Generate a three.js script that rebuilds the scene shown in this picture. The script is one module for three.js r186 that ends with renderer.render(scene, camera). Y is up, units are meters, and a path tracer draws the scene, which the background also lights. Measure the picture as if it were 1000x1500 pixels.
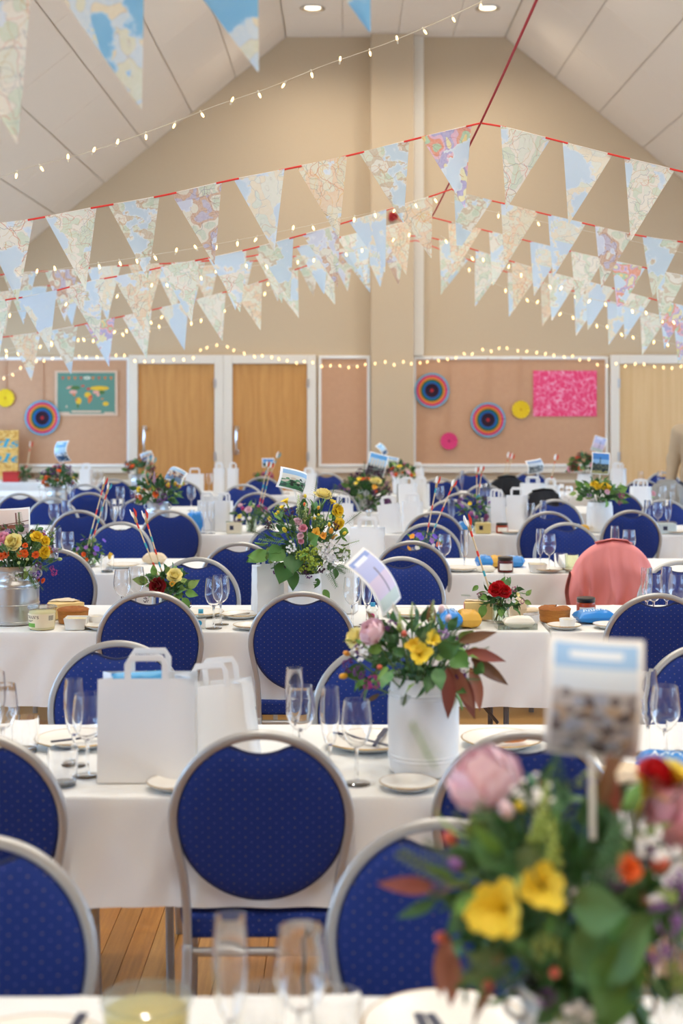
import * as THREE from 'three';
import { RoundedBoxGeometry } from 'three/addons/geometries/RoundedBoxGeometry.js';
import { mergeGeometries, mergeVertices } from 'three/addons/utils/BufferGeometryUtils.js';
import { MarchingCubes } from 'three/addons/objects/MarchingCubes.js';
import { RectAreaLightUniformsLib } from 'three/addons/lights/RectAreaLightUniformsLib.js';

// ---------------------------------------------------------------- camera, sky, large lights, exposure
const F = 2083, CX = 500, HY = 585, EYE = 1.68;           // focal length, vanishing point (pixels), eye height (m)
const scene = new THREE.Scene();
const camera = new THREE.PerspectiveCamera(2 * Math.atan(750 / F) * 180 / Math.PI, 1000 / 1500, 0.05, 120);
camera.position.set(0, EYE, 0);
camera.setViewOffset(1000, 1500, 0, 750 - HY, 1000, 1500);
camera.focus = 5.5;
camera.userData.fStop = 2.7;
const renderer = new THREE.WebGLRenderer({ antialias: true });
renderer.toneMapping = THREE.LinearToneMapping;
renderer.toneMappingExposure = 1.08;
renderer.shadowMap.enabled = true;
RectAreaLightUniformsLib.init();
const SKY = new THREE.Color().setRGB(3.3, 5.2, 7.85);
scene.background = SKY;
const DOWNLIGHT = 12;                                       // candela of one recessed ceiling lamp
const XL = -4.4, XR = 5.6, ZB = -16, ZF = 3.2;              // inner faces of the hall
const WINDOWS = [0.5, -2.6, -5.6, -8.6, -11.6, -14.4];           // centres along z of the side windows
const WIN_W = 2.3, WIN_Y0 = 0.95, WIN_Y1 = 2.5;

// ---------------------------------------------------------------- helpers
let seed = 7;
const rnd = () => { seed = (seed * 1664525 + 1013904223) >>> 0; return seed / 4294967296; };
const rr = (a, b) => a + (b - a) * rnd();
const V = (x, y, z) => new THREE.Vector3(x, y, z);
const at = (px, py, d) => V((px - CX) * d / F, EYE - (py - HY) * d / F, -d);
const hash = (x, y, s) => { let h = Math.imul(x | 0, 374761393) + Math.imul(y | 0, 668265263) + Math.imul(s | 0, 974634777); h = Math.imul(h ^ (h >>> 13), 1274126177); return ((h ^ (h >>> 16)) >>> 0) / 4294967296; };
const noise = (x, y, s = 0) => {
  const i = Math.floor(x), j = Math.floor(y), u = x - i, v = y - j, a = u * u * (3 - 2 * u), b = v * v * (3 - 2 * v);
  return (hash(i, j, s) * (1 - a) + hash(i + 1, j, s) * a) * (1 - b) + (hash(i, j + 1, s) * (1 - a) + hash(i + 1, j + 1, s) * a) * b;
};
const fbm = (x, y, s = 0, o = 4) => { let t = 0, a = 0.5, n = 0; for (let k = 0; k < o; k++) { t += a * noise(x, y, s + k); n += a; a *= 0.5; x *= 2.03; y *= 2.03; } return t / n; };
const smooth = (a, b, x) => { const t = Math.min(1, Math.max(0, (x - a) / (b - a))); return t * t * (3 - 2 * t); };

const taken = {};
const numbered = (n) => { const k = taken[n] = (taken[n] ?? -1) + 1; return k ? n + '_' + String(k).padStart(3, '0') : n; };
function mesh(name, geo, mat, parent) {
  const m = new THREE.Mesh(geo, mat); m.name = parent ? name : numbered(name); m.castShadow = m.receiveShadow = true;
  (parent ?? scene).add(m); return m;
}
function tag(o, label, category, group) { o.userData.label = label; o.userData.category = category; if (group) o.userData.group = group; return o; }
function thing(name, label, category, pos = [0, 0, 0], turn = 0, group) {
  const o = new THREE.Group(); o.name = numbered(name); scene.add(o);
  if (pos.isVector3) o.position.copy(pos); else o.position.set(...pos);
  o.rotation.y = turn; return tag(o, label, category, group);
}
function struct(name, geo, mat) { const m = mesh(name, geo, mat); m.userData.kind = 'structure'; return m; }
function structGroup(name, x = 0, y = 0, z = 0) { const o = new THREE.Group(); o.name = numbered(name); o.position.set(x, y, z); o.userData.kind = 'structure'; scene.add(o); return o; }
function copy(root, label, pos, turn = 0, group) {
  const c = root.clone(); c.name = numbered(root.name.replace(/_\d{3}$/, '')); scene.add(c);
  c.userData = { ...root.userData, label }; if (group) c.userData.group = group;
  if (pos.isVector3) c.position.copy(pos); else c.position.set(...pos);
  c.rotation.y = turn; return c;
}
const mg = (list) => mergeGeometries(list.map((g) => { const q = g.index ? g.toNonIndexed() : g.clone(); for (const k of Object.keys(q.attributes)) if (!['position', 'normal', 'uv'].includes(k)) q.deleteAttribute(k); q.morphAttributes = {}; return q; }));
const bx = (w, h, d, x = 0, y = 0, z = 0) => new THREE.BoxGeometry(w, h, d).translate(x, y, z);
const rb = (w, h, d, r, x = 0, y = 0, z = 0) => new RoundedBoxGeometry(w, h, d, 2, r).translate(x, y, z);
const lathe = (p, n = 24) => new THREE.LatheGeometry(p.map(([r, y]) => new THREE.Vector2(Math.max(r, 1e-5), y)), n);
const span = (x0, x1, y0, y1, z0, z1) => bx(x1 - x0, y1 - y0, Math.abs(z1 - z0), (x0 + x1) / 2, (y0 + y1) / 2, (z0 + z1) / 2);
function grid(nu, nv, fn, uvf) {
  const p = [], uv = [], idx = [];
  for (let j = 0; j <= nv; j++) for (let i = 0; i <= nu; i++) { const u = i / nu, v = j / nv, q = fn(u, v); p.push(q[0], q[1], q[2]); const t = uvf ? uvf(u, v, q) : [u, v]; uv.push(t[0], t[1]); }
  for (let j = 0; j < nv; j++) for (let i = 0; i < nu; i++) { const a = j * (nu + 1) + i, b = a + 1, c = a + nu + 1, e = c + 1; idx.push(a, c, b, b, c, e); }
  const g = new THREE.BufferGeometry();
  g.setAttribute('position', new THREE.Float32BufferAttribute(p, 3)); g.setAttribute('uv', new THREE.Float32BufferAttribute(uv, 2)); g.setIndex(idx); g.computeVertexNormals(); return g;
}
const circ = (r, n = 8) => Array.from({ length: n }, (_, k) => [r * Math.cos(2 * Math.PI * k / n), r * Math.sin(2 * Math.PI * k / n)]);
const oval = (w, t, n = 12, e = 0.6) => Array.from({ length: n }, (_, k) => { const a = 2 * Math.PI * k / n, c = Math.cos(a), s = Math.sin(a); return [w / 2 * Math.sign(c) * Math.abs(c) ** e, t / 2 * Math.sign(s) * Math.abs(s) ** e]; });
function sweep(pts, sec, ref = V(0, 0, 1), closed = false) {
  const n = pts.length, m = sec.length, p = [], uv = [], idx = []; let len = 0;
  for (let i = 0; i < n; i++) {
    const a = pts[closed ? (i + n - 1) % n : Math.max(0, i - 1)], b = pts[closed ? (i + 1) % n : Math.min(n - 1, i + 1)];
    const t = b.clone().sub(a).normalize(); let s = t.clone().cross(ref); if (s.lengthSq() < 1e-6) s = t.clone().cross(V(1, 0, 0.3)); s.normalize();
    const q = s.clone().cross(t); if (i) len += pts[i].distanceTo(pts[i - 1]);
    for (const [u, v] of sec) { p.push(pts[i].x + s.x * u + q.x * v, pts[i].y + s.y * u + q.y * v, pts[i].z + s.z * u + q.z * v); uv.push(len, u + v); }
  }
  const rows = closed ? n : n - 1;
  for (let i = 0; i < rows; i++) for (let k = 0; k < m; k++) { const a = i * m + k, b = i * m + (k + 1) % m, c = ((i + 1) % n) * m + k, e = ((i + 1) % n) * m + (k + 1) % m; idx.push(a, c, b, b, c, e); }
  if (!closed) for (let k = 1; k < m - 1; k++) { idx.push(0, k, k + 1); const o = (n - 1) * m; idx.push(o, o + k + 1, o + k); }
  const g = new THREE.BufferGeometry();
  g.setAttribute('position', new THREE.Float32BufferAttribute(p, 3)); g.setAttribute('uv', new THREE.Float32BufferAttribute(uv, 2)); g.setIndex(idx); g.computeVertexNormals(); return g;
}
const rod = (a, b, r, n = 8) => sweep([a, b], circ(r, n), Math.abs(b.z - a.z) > 0.7 * a.distanceTo(b) ? V(1, 0, 0) : V(0, 0, 1));
const curve = (pts, n) => new THREE.CatmullRomCurve3(pts).getPoints(n);

// ---------------------------------------------------------------- textures (print, weave, grain)
function pixTex(n, m, fn, srgb = true, wrap = true) {
  const d = new Uint8Array(n * m * 4);
  for (let y = 0; y < m; y++) for (let x = 0; x < n; x++) { const c = fn(x, y), k = 4 * (y * n + x); d[k] = c[0]; d[k + 1] = c[1]; d[k + 2] = c[2]; d[k + 3] = 255; }
  return dataTex(d, n, m, srgb, wrap);
}
function dataTex(d, n, m, srgb = true, wrap = true) {
  const t = new THREE.DataTexture(d, n, m); t.magFilter = THREE.LinearFilter; t.minFilter = THREE.LinearMipmapLinearFilter; t.generateMipmaps = true;
  if (wrap) t.wrapS = t.wrapT = THREE.RepeatWrapping; if (srgb) t.colorSpace = THREE.SRGBColorSpace; t.needsUpdate = true; return t;
}
function canvasTex(w, h, draw) {
  const c = document.createElement('canvas'); c.width = w; c.height = h; draw(c.getContext('2d'), w, h);
  const t = new THREE.CanvasTexture(c); t.colorSpace = THREE.SRGBColorSpace; return t;
}
const std = (color, roughness = 0.8, o = {}) => new THREE.MeshStandardMaterial({ color, roughness, side: THREE.DoubleSide, ...o });
const phys = (color, roughness = 0.8, o = {}) => new THREE.MeshPhysicalMaterial({ color, roughness, side: THREE.DoubleSide, ...o });
const mixc = (a, b, t) => [a[0] + (b[0] - a[0]) * t, a[1] + (b[1] - a[1]) * t, a[2] + (b[2] - a[2]) * t];

const fabricTex = pixTex(64, 64, (x, y) => {
  const w = ((x + y) % 4 < 2 ? 5 : -4) + (hash(x, y, 3) - 0.5) * 14; let c = [3 + w * 0.5, 38 + w * 0.7, 112 + w];
  for (const [dx, dy, k] of [[16, 16, [150, 128, 84]], [48, 48, [112, 106, 160]]]) { const r = Math.hypot((x - dx) / 4.6, (y - dy) / 3.8); if (r < 1) c = mixc(k, c, smooth(0.6, 1, r)); }
  return c.map((q) => Math.max(0, Math.min(255, q)));
});
fabricTex.repeat.set(1 / 0.028, 1 / 0.0226);
const doorTex = pixTex(256, 512, (x, y) => {
  const g = fbm(x / 9, y / 120, 11, 3), cath = Math.sin((x + 46 * fbm(x / 60, y / 130, 5, 2) + 26 * Math.cos((x - 128) / 55) * (y / 512)) / 5.5);
  const t = 0.55 * g + 0.1 * cath + 0.15 * hash(x, (y / 5) | 0, 2); return mixc([190, 131, 66], [222, 168, 100], t);
});
const paleDoorTex = pixTex(256, 512, (x, y) => { const t = 0.7 * fbm(x / 10, y / 140, 21, 3) + 0.15 * hash(x, (y / 6) | 0, 4); return mixc([214, 170, 112], [234, 198, 146], t); });
const plankTex = pixTex(128, 512, (x, y) => mixc([156, 104, 46], [206, 152, 82], 0.75 * fbm(x / 8, y / 80, 31, 4) + 0.2 * hash(x, (y / 4) | 0, 8)));
const osbTex = pixTex(256, 256, (x, y) => mixc([176, 122, 48], [232, 186, 104], 0.65 * fbm(x / 14 + 3 * noise(y / 20, x / 50, 4), y / 7, 41, 3) + 0.3 * noise(x / 5, y / 12, 9)), true, false);
const feltTex = pixTex(128, 128, (x, y) => { const t = 0.5 * hash(x, y, 51) + 0.5 * fbm(x / 18, y / 18, 52, 3); return mixc([196, 150, 116], [208, 162, 126], t); });
const plasterBump = pixTex(256, 256, (x, y) => { const t = 255 * (0.6 * fbm(x / 8, y / 8, 61, 4) + 0.4 * hash(x, y, 62)); return [t, t, t]; }, false);
plasterBump.repeat.set(1.4, 1.4);
const linenBump = pixTex(128, 128, (x, y) => { const t = 255 * (0.35 + 0.3 * ((x % 4 < 2) !== (y % 4 < 2)) + 0.35 * fbm(x / 20, y / 20, 71, 3)); return [t, t, t]; }, false);

const crustTex = pixTex(128, 128, (x, y) => mixc([150, 86, 24], [206, 140, 62], 0.7 * fbm(x / 12, y / 12, 121, 4) + 0.3 * hash(x, y, 122)));
// printed maps for the bunting
function mapTex(kind, s) {
  const n = 512, d = new Uint8Array(n * n * 4);
  const pal = [
    { sea: [190, 220, 238], land: [[226, 232, 205], [240, 234, 210], [206, 222, 186]], cut: 0.36, road: [[206, 92, 66], [196, 150, 70], [126, 140, 150]], k: 60 },
    { sea: [184, 214, 236], land: [[226, 230, 208], [236, 222, 184], [214, 226, 202]], cut: 0.56, road: [[150, 170, 190], [206, 130, 90]], k: 26 },
    { sea: [190, 218, 238], land: [[240, 206, 96], [150, 196, 140], [232, 120, 80], [226, 160, 190], [150, 140, 200], [236, 226, 150]], cut: 0.5, road: [[180, 100, 90]], k: 14 },
    { sea: [196, 206, 226], land: [[170, 160, 186], [196, 146, 104], [226, 220, 190], [190, 206, 170]], cut: 0.4, road: [[140, 80, 60], [110, 96, 130]], k: 40 },
    { sea: [112, 186, 232], land: [[222, 226, 200], [206, 226, 236], [232, 222, 190]], cut: 0.56, road: [[230, 240, 248]], k: 16 },
    { sea: [176, 206, 222], land: [[176, 200, 160], [206, 214, 180], [190, 170, 130], [226, 222, 200]], cut: 0.42, road: [[170, 90, 60], [210, 150, 80]], k: 34 },
    { sea: [204, 224, 238], land: [[232, 226, 190], [238, 200, 150], [226, 214, 170]], cut: 0.3, road: [[204, 120, 80], [236, 180, 70], [120, 130, 120]], k: 90 },
  ][kind];
  for (let y = 0; y < n; y++) for (let x = 0; x < n; x++) {
    const e = fbm(x / 92, y / 92, s, 5); let c;
    if (e < pal.cut) { c = mixc(pal.sea, [238, 244, 248], 0.55 * smooth(0.05, 0, pal.cut - e) + 0.18 * fbm(x / 40, y / 40, s + 30, 3)); }
    else { const q = fbm(x / 42 + 9, y / 42, s + 50, 2) * pal.land.length * 1.5 - 0.25 * pal.land.length, i = Math.max(0, Math.min(pal.land.length - 1, Math.floor(q))); c = mixc(pal.land[i], [250, 248, 240], 0.28 * noise(x / 5, y / 5, s + 70)); if (Math.abs(q - Math.round(q)) < 0.03) c = mixc(c, [170, 150, 140], 0.3); }
    c = mixc(c, [242, 244, 246], kind === 4 ? 0.1 : 0.34); const k = 4 * (y * n + x); d[k] = c[0]; d[k + 1] = c[1]; d[k + 2] = c[2]; d[k + 3] = 255;
  }
  for (let r = 0; r < pal.k * 3; r++) {
    let x = rnd() * n, y = rnd() * n, a = rnd() * 6.28; const c = pal.road[Math.floor(rnd() * pal.road.length)], w = rnd() < 0.25 ? 2 : 1;
    for (let q = 0; q < 130; q++) { a += (rnd() - 0.5) * 0.7; x += Math.cos(a); y += Math.sin(a); for (let o = 0; o < w; o++) { const X = ((Math.round(x) + o) % n + n) % n, Y = (Math.round(y) % n + n) % n, k = 4 * (Y * n + X); if (fbm(X / 92, Y / 92, s, 3) < pal.cut - 0.02) continue; d[k] = 0.55 * d[k] + 0.45 * c[0]; d[k + 1] = 0.55 * d[k + 1] + 0.45 * c[1]; d[k + 2] = 0.55 * d[k + 2] + 0.45 * c[2]; } }
  }
  return dataTex(d, n, n);
}
const mapMats = [[0, 3], [1, 14], [2, 27], [3, 33], [4, 45], [5, 52], [6, 66], [0, 78]].map(([k, s]) => phys(0xffffff, 0.75, { map: mapTex(k, s), transmission: 0.22, thickness: 0 }));

// picture postcards: a white border and a printed view
const views = {
  bridge: (c, w, h) => { bands(c, w, h, [['#ecd9cc', 0.62], ['#a58f96', 0.14], ['#c9b0ae', 0.24]]); c.strokeStyle = '#7c4436'; c.lineWidth = 5; c.beginPath(); c.moveTo(0, h * 0.66); c.lineTo(w, h * 0.46); c.stroke(); for (const x of [0.26, 0.72]) { c.beginPath(); c.moveTo(w * x, h * 0.72); c.lineTo(w * (x - 0.02), h * (x < 0.5 ? 0.36 : 0.12)); c.moveTo(w * (x + 0.07), h * 0.66); c.lineTo(w * (x + 0.05), h * (x < 0.5 ? 0.36 : 0.12)); c.stroke(); } blobs(c, w, h, ['#9b5a40', '#6c4a44', '#b98470'], 0.55, 0.78, 26); },
  ocean: (c, w, h) => { bands(c, w, h, [['#7db6e2', 0.28], ['#b4d6ee', 0.32], ['#e0e6ea', 0.12], ['#355c86', 0.28]]); blobs(c, w, h, ['#2a4668', '#5d86ab', '#e2d7ba'], 0.6, 0.95, 22); c.fillStyle = '#e9f2f8'; c.fillRect(w * 0.2, h * 0.06, w * 0.5, h * 0.05); },
  castle: (c, w, h) => { bands(c, w, h, [['#5ba0d8', 0.2], ['#a9cfe8', 0.3], ['#77807a', 0.5]]); c.fillStyle = '#d5cec2'; for (let k = 0; k < 5; k++) c.fillRect(w * (0.1 + 0.17 * k), h * (0.22 + 0.04 * (k % 2)), w * 0.12, h * 0.36); blobs(c, w, h, ['#4c2f36', '#5d444a', '#2f2a30'], 0.6, 0.98, 30); },
  hills: (c, w, h) => { bands(c, w, h, [['#8fb7da', 0.24], ['#d9d9cf', 0.3], ['#3f7a52', 0.46]]); blobs(c, w, h, ['#2f4e3a', '#24342c', '#5c9466', '#c7bfae'], 0.4, 0.95, 34); },
  tower: (c, w, h) => { bands(c, w, h, [['#3c7cc0', 0.3], ['#86b4dc', 0.22], ['#3a4a4c', 0.34], ['#b7ad78', 0.14]]); c.fillStyle = '#20303c'; c.fillRect(w * 0.42, h * 0.2, w * 0.05, h * 0.36); blobs(c, w, h, ['#283640', '#46564f', '#6b705a'], 0.5, 0.86, 30); },
  city: (c, w, h) => { bands(c, w, h, [['#9cc4ea', 0.2], ['#dbe8f2', 0.2], ['#b9b6b4', 0.6]]); c.fillStyle = '#eef4fa'; c.fillRect(w * 0.18, h * 0.06, w * 0.64, h * 0.06); blobs(c, w, h, ['#8b8688', '#cfcac6', '#5e585c', '#a8b2c4', '#b9a58e'], 0.42, 0.98, 90); },
  dusk: (c, w, h) => { bands(c, w, h, [['#8aa0d8', 0.1], ['#b9c0e6', 0.35], ['#d9cbe0', 0.35], ['#c8d2c6', 0.2]]); c.fillStyle = '#e9eefb'; c.fillRect(w * 0.14, h * 0.05, w * 0.6, h * 0.08); c.fillStyle = '#7d7890'; c.fillRect(w * 0.56, h * 0.3, w * 0.06, h * 0.5); },
  grey: (c, w, h) => { bands(c, w, h, [['#7e95b6', 0.22], ['#c2cbd2', 0.26], ['#6a7274', 0.52]]); blobs(c, w, h, ['#3f4648', '#99a0a0', '#d6d8d6', '#54605c'], 0.45, 0.98, 26); },
  town: (c, w, h) => { bands(c, w, h, [['#9dbad2', 0.3], ['#c9b9a6', 0.34], ['#6d86a4', 0.36]]); blobs(c, w, h, ['#a5694c', '#7d4f44', '#c7a68a', '#4e627c'], 0.3, 0.75, 34); },
};
function bands(c, w, h, list) { let y = 0; for (const [col, f] of list) { c.fillStyle = col; c.fillRect(0, y * h, w, f * h + 1); y += f; } }
function blobs(c, w, h, cols, y0, y1, n) { for (let k = 0; k < n; k++) { c.fillStyle = cols[k % cols.length]; c.beginPath(); c.ellipse(rnd() * w, h * rr(y0, y1), w * rr(0.03, 0.11), h * rr(0.02, 0.07), 0, 0, 7); c.fill(); } }
const printMats = {};
for (const k of Object.keys(views)) {
  printMats[k] = std(0xffffff, 0.45, { map: canvasTex(160, 160, (c, w, h) => views[k](c, w, h)) });
}

// ---------------------------------------------------------------- materials
const M = {
  wall: std(0xc9b191, 0.92, { bumpMap: plasterBump, bumpScale: 0.0015 }), ceiling: std(0xe4d3bc, 0.95), grout: std(0xcdbda6, 0.95),
  cream: std(0xe6dccb, 0.6), white: std(0xeeeae2, 0.55), felt: std(0xffffff, 0.98, { map: feltTex }), door: std(0xffffff, 0.45, { map: doorTex }), paleDoor: std(0xffffff, 0.45, { map: paleDoorTex }),
  steel: std(0xc9c9c9, 0.28, { metalness: 0.9 }), chrome: std(0xdedede, 0.12, { metalness: 1 }), dark: std(0x2a2a2c, 0.6),
  floor: std(0xb98a4c, 0.5), planks: [0xffffff, 0xeadfd0, 0xf6e6cc].map((c) => std(c, 0.42, { map: plankTex })),
  fabric: phys(0xffffff, 0.85, { map: fabricTex, sheen: 0.5, sheenRoughness: 0.45, sheenColor: new THREE.Color(0x1c44c0) }),
  alu: std(0xb4b3b0, 0.4, { metalness: 0.6 }), piping: std(0x1a2450, 0.7),
  cloth: std(0xe9e8e4, 0.88, { bumpMap: linenBump, bumpScale: 0.0004 }), table: std(0xc9b493, 0.6), tableLeg: std(0x77777a, 0.35, { metalness: 0.8 }),
  glass: phys(0xffffff, 0.0, { transmission: 1, thickness: 0.002, ior: 1.5 }), pane: phys(0xffffff, 0.02, { transmission: 1, thickness: 0, ior: 1.5 }), clear: phys(0xf2f4f2, 0.12, { transmission: 1, thickness: 0, ior: 1.4 }),
  china: std(0xf1ede4, 0.25), gold: std(0xb08a44, 0.35, { metalness: 0.7 }), paper: phys(0xf3f1ee, 0.8, { transmission: 0.12, thickness: 0 }), cutlery: std(0xb9b6b0, 0.2, { metalness: 1 }),
  enamel: std(0xf2f1ee, 0.42), tin: std(0xc6c6c4, 0.3, { metalness: 0.95 }), red: std(0xe2372c, 0.6), rope: std(0xa5161c, 0.7), cord: std(0xf2ece2, 0.8), wire: std(0xd9cdb4, 0.6),
  bulb: std(0xffdf9c, 0.4, { emissive: new THREE.Color(1.0, 0.66, 0.26), emissiveIntensity: 4 }), cardWhite: std(0xf6f5f1, 0.6), stickWhite: std(0xf0ede6, 0.6),
  greens: [0x4c7a34, 0x6c9844, 0x3a6432, 0x8aa454, 0x5c8a54].map((c) => std(c, 0.55)), copper: [0x8a4636, 0xa5644a, 0x6f4a2a].map((c) => std(c, 0.55)), stem: std(0x5f7f3a, 0.6),
};
M.bulb.name = 'bulb_glow';

// ---------------------------------------------------------------- the hall
const EDGE_L = -0.622, EDGE_R = 1.836, TOP = 5.774, SLOPE = 0.8, CA = 1 / Math.hypot(1, SLOPE), SA = SLOPE * CA;
const eaveL = TOP - SLOPE * (EDGE_L - XL), eaveR = TOP - SLOPE * (XR - EDGE_R);
struct('floor', span(XL - 0.25, XR + 0.25, -0.2, -0.012, ZB - 0.25, ZF + 0.25), M.floor);
const floor = scene.getObjectByName('floor');
{ // floor boards that show between the tables
  const lens = [1.2, 1.5, 1.8], geos = lens.map((l) => { const g = new RoundedBoxGeometry(0.07, 0.012, l - 0.004, 1, 0.0015); const p = g.attributes.position, u = g.attributes.uv; for (let k = 0; k < p.count; k++) u.setXY(k, p.getX(k) / 0.14 + 0.5, p.getZ(k) / 1.2); return g; });
  for (let k = 0; k < 44; k++) {
    const x = -1.62 + 0.0715 * k; let z = -2.3 + 0.9 * hash(k, 1, 5) - 0.2;
    while (z > -6.3) { const i = Math.floor(3 * hash(k, Math.round(z * 10), 6)); const b = mesh('floorboard', geos[i], M.planks[Math.floor(3 * hash(k, Math.round(z * 10), 7))], floor); b.position.set(x, -0.006, z - lens[i] / 2); z -= lens[i]; }
  }
  // the rest of the boards, out of sight under the tables
  const g = (x0, x1, z0, z1) => { const q = new THREE.PlaneGeometry(x1 - x0, z0 - z1).rotateX(-Math.PI / 2).translate((x0 + x1) / 2, 0, (z0 + z1) / 2), p = q.attributes.position, u = q.attributes.uv; for (let k = 0; k < p.count; k++) u.setXY(k, p.getX(k) / 0.28, p.getZ(k) / 1.2); return q; };
  const rest = mesh('floor_surface', mg([g(XL, -1.656, ZF, ZB), g(1.49, XR, ZF, ZB), g(-1.656, 1.49, ZF, -1.6), g(-1.656, 1.49, -6.3, ZB)]), M.planks[0], floor); rest.position.y = -0.0125; rest.userData.kind = 'stuff';
}
const gable = (z0, depth) => {
  const s = new THREE.Shape(); s.moveTo(XL - 0.25, -0.2); s.lineTo(XR + 0.25, -0.2); s.lineTo(XR + 0.25, eaveR); s.lineTo(XR, eaveR + 0.05); s.lineTo(EDGE_R, TOP + 0.1); s.lineTo(EDGE_L, TOP + 0.1); s.lineTo(XL, eaveL + 0.05); s.lineTo(XL - 0.25, eaveL); s.closePath();
  return new THREE.ExtrudeGeometry(s, { depth, bevelEnabled: false }).translate(0, 0, z0);
};
struct('wall_back', gable(ZB - 0.25, 0.25), M.wall);
struct('wall_front', gable(ZF, 0.25), M.wall);
const sideWall = (x0, x1, top) => {
  const g = [span(x0, x1, -0.2, WIN_Y0, ZB, ZF), span(x0, x1, WIN_Y1, top + 0.05, ZB, ZF)]; let z = ZF;
  for (const c of WINDOWS) { g.push(span(x0, x1, WIN_Y0, WIN_Y1, z, c + WIN_W / 2)); z = c - WIN_W / 2; }
  g.push(span(x0, x1, WIN_Y0, WIN_Y1, z, ZB)); return mg(g);
};
struct('wall_left', sideWall(XL - 0.25, XL, eaveL), M.wall);
struct('wall_right', sideWall(XR, XR + 0.25, eaveR), M.wall);
{ // side windows: white frames, two panes each
  const h = WIN_Y1 - WIN_Y0, f = 0.06;
  const frame = mg([bx(f, f, WIN_W, 0, f / 2, 0), bx(f, f, WIN_W, 0, h - f / 2, 0), bx(f, h, f, 0, h / 2, 0), bx(f, h, f, 0, h / 2, WIN_W / 2 - f / 2), bx(f, h, f, 0, h / 2, -WIN_W / 2 + f / 2)]);
  const sill = rb(0.3, 0.03, WIN_W + 0.1, 0.01, 0, -0.015, 0), pane = bx(0.005, h - 2 * f, WIN_W / 2 - 1.5 * f, 0, h / 2, 0);
  let n = 0;
  for (const x of [XL - 0.12, XR + 0.12]) for (const z of WINDOWS) {
    const w = structGroup('window_' + (++n), x, WIN_Y0, z);
    mesh('window_frame', frame, M.white, w); mesh('window_sill', sill, M.white, w);
    for (const s of [-1, 1]) mesh('pane', pane, M.pane, w).position.z = s * WIN_W / 4;
  }
}
{ // ceiling: a flat strip along the ridge and two slopes, with their panels
  const c = structGroup('ceiling'), L = ZF - ZB + 0.5, zc = (ZF + ZB) / 2, run = (EDGE_L - XL + 0.3) / CA, runR = (XR - EDGE_R + 0.3) / CA;
  mesh('ceiling_slab', bx(EDGE_R - EDGE_L + 0.2, 0.15, L, (EDGE_L + EDGE_R) / 2, TOP + 0.075, zc), M.grout, c);
  const left = mesh('ceiling_slab', bx(run, 0.15, L, 0, 0, 0), M.grout, c); left.position.set(EDGE_L - CA * run / 2 - SA * 0.075, TOP - SA * run / 2 + CA * 0.075, zc); left.rotation.z = Math.atan(SLOPE);
  const right = mesh('ceiling_slab', bx(runR, 0.15, L, 0, 0, 0), M.grout, c); right.position.set(EDGE_R + CA * runR / 2 + SA * 0.075, TOP - SA * runR / 2 + CA * 0.075, zc); right.rotation.z = -Math.atan(SLOPE);
  const cuts = [0.02, 0.74, 1.37, 2.0, 2.63, 3.26, 3.89, 4.5], T = 0.018, plen = 1.54, geos = {};
  const tile = (w, l) => geos[w.toFixed(3) + l.toFixed(3)] ??= new RoundedBoxGeometry(w - 0.009, T, l - 0.005, 1, 0.004);
  for (const s of [-1, 1]) for (let k = 0; k + 1 < cuts.length; k++) {
    const t = (cuts[k] + cuts[k + 1]) / 2, w = cuts[k + 1] - cuts[k]; let z = ZB + (k % 2 ? 1.4 : 2.17) - 2 * plen;
    const put = (z0, z1, stuff) => { const m = mesh(stuff ? 'ceiling_panel_run' : 'ceiling_panel', tile(w, z1 - z0), M.ceiling, c); m.position.set((s < 0 ? EDGE_L : EDGE_R) + s * (CA * t) - s * SA * T / 2, TOP - SA * t - CA * T / 2, (z0 + z1) / 2); m.rotation.z = -s * Math.atan(SLOPE); };
    while (z < -8.6) { if (z + plen > ZB + 0.05) put(Math.max(z, ZB + 0.004), z + plen); z += plen; }
    put(z, ZF - 0.01, true);
  }
  const xs = [EDGE_L, 0.01, 0.63, 1.25, EDGE_R], zs = [ZB, -15.72, -15.1, -14.48, -13.86, -13.24];
  for (let i = 0; i < 4; i++) { for (let j = 0; j < 5; j++) { const m = mesh('ceiling_tile', tile(xs[i + 1] - xs[i] + 0.004, zs[j + 1] - zs[j]), M.ceiling, c); m.position.set((xs[i] + xs[i + 1]) / 2, TOP - T / 2, (zs[j] + zs[j + 1]) / 2); }
    const m = mesh('ceiling_tile_run', tile(xs[i + 1] - xs[i] + 0.004, ZF + 13.24), M.ceiling, c); m.position.set((xs[i] + xs[i + 1]) / 2, TOP - T / 2, (ZF - 13.24) / 2); }
}
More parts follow.
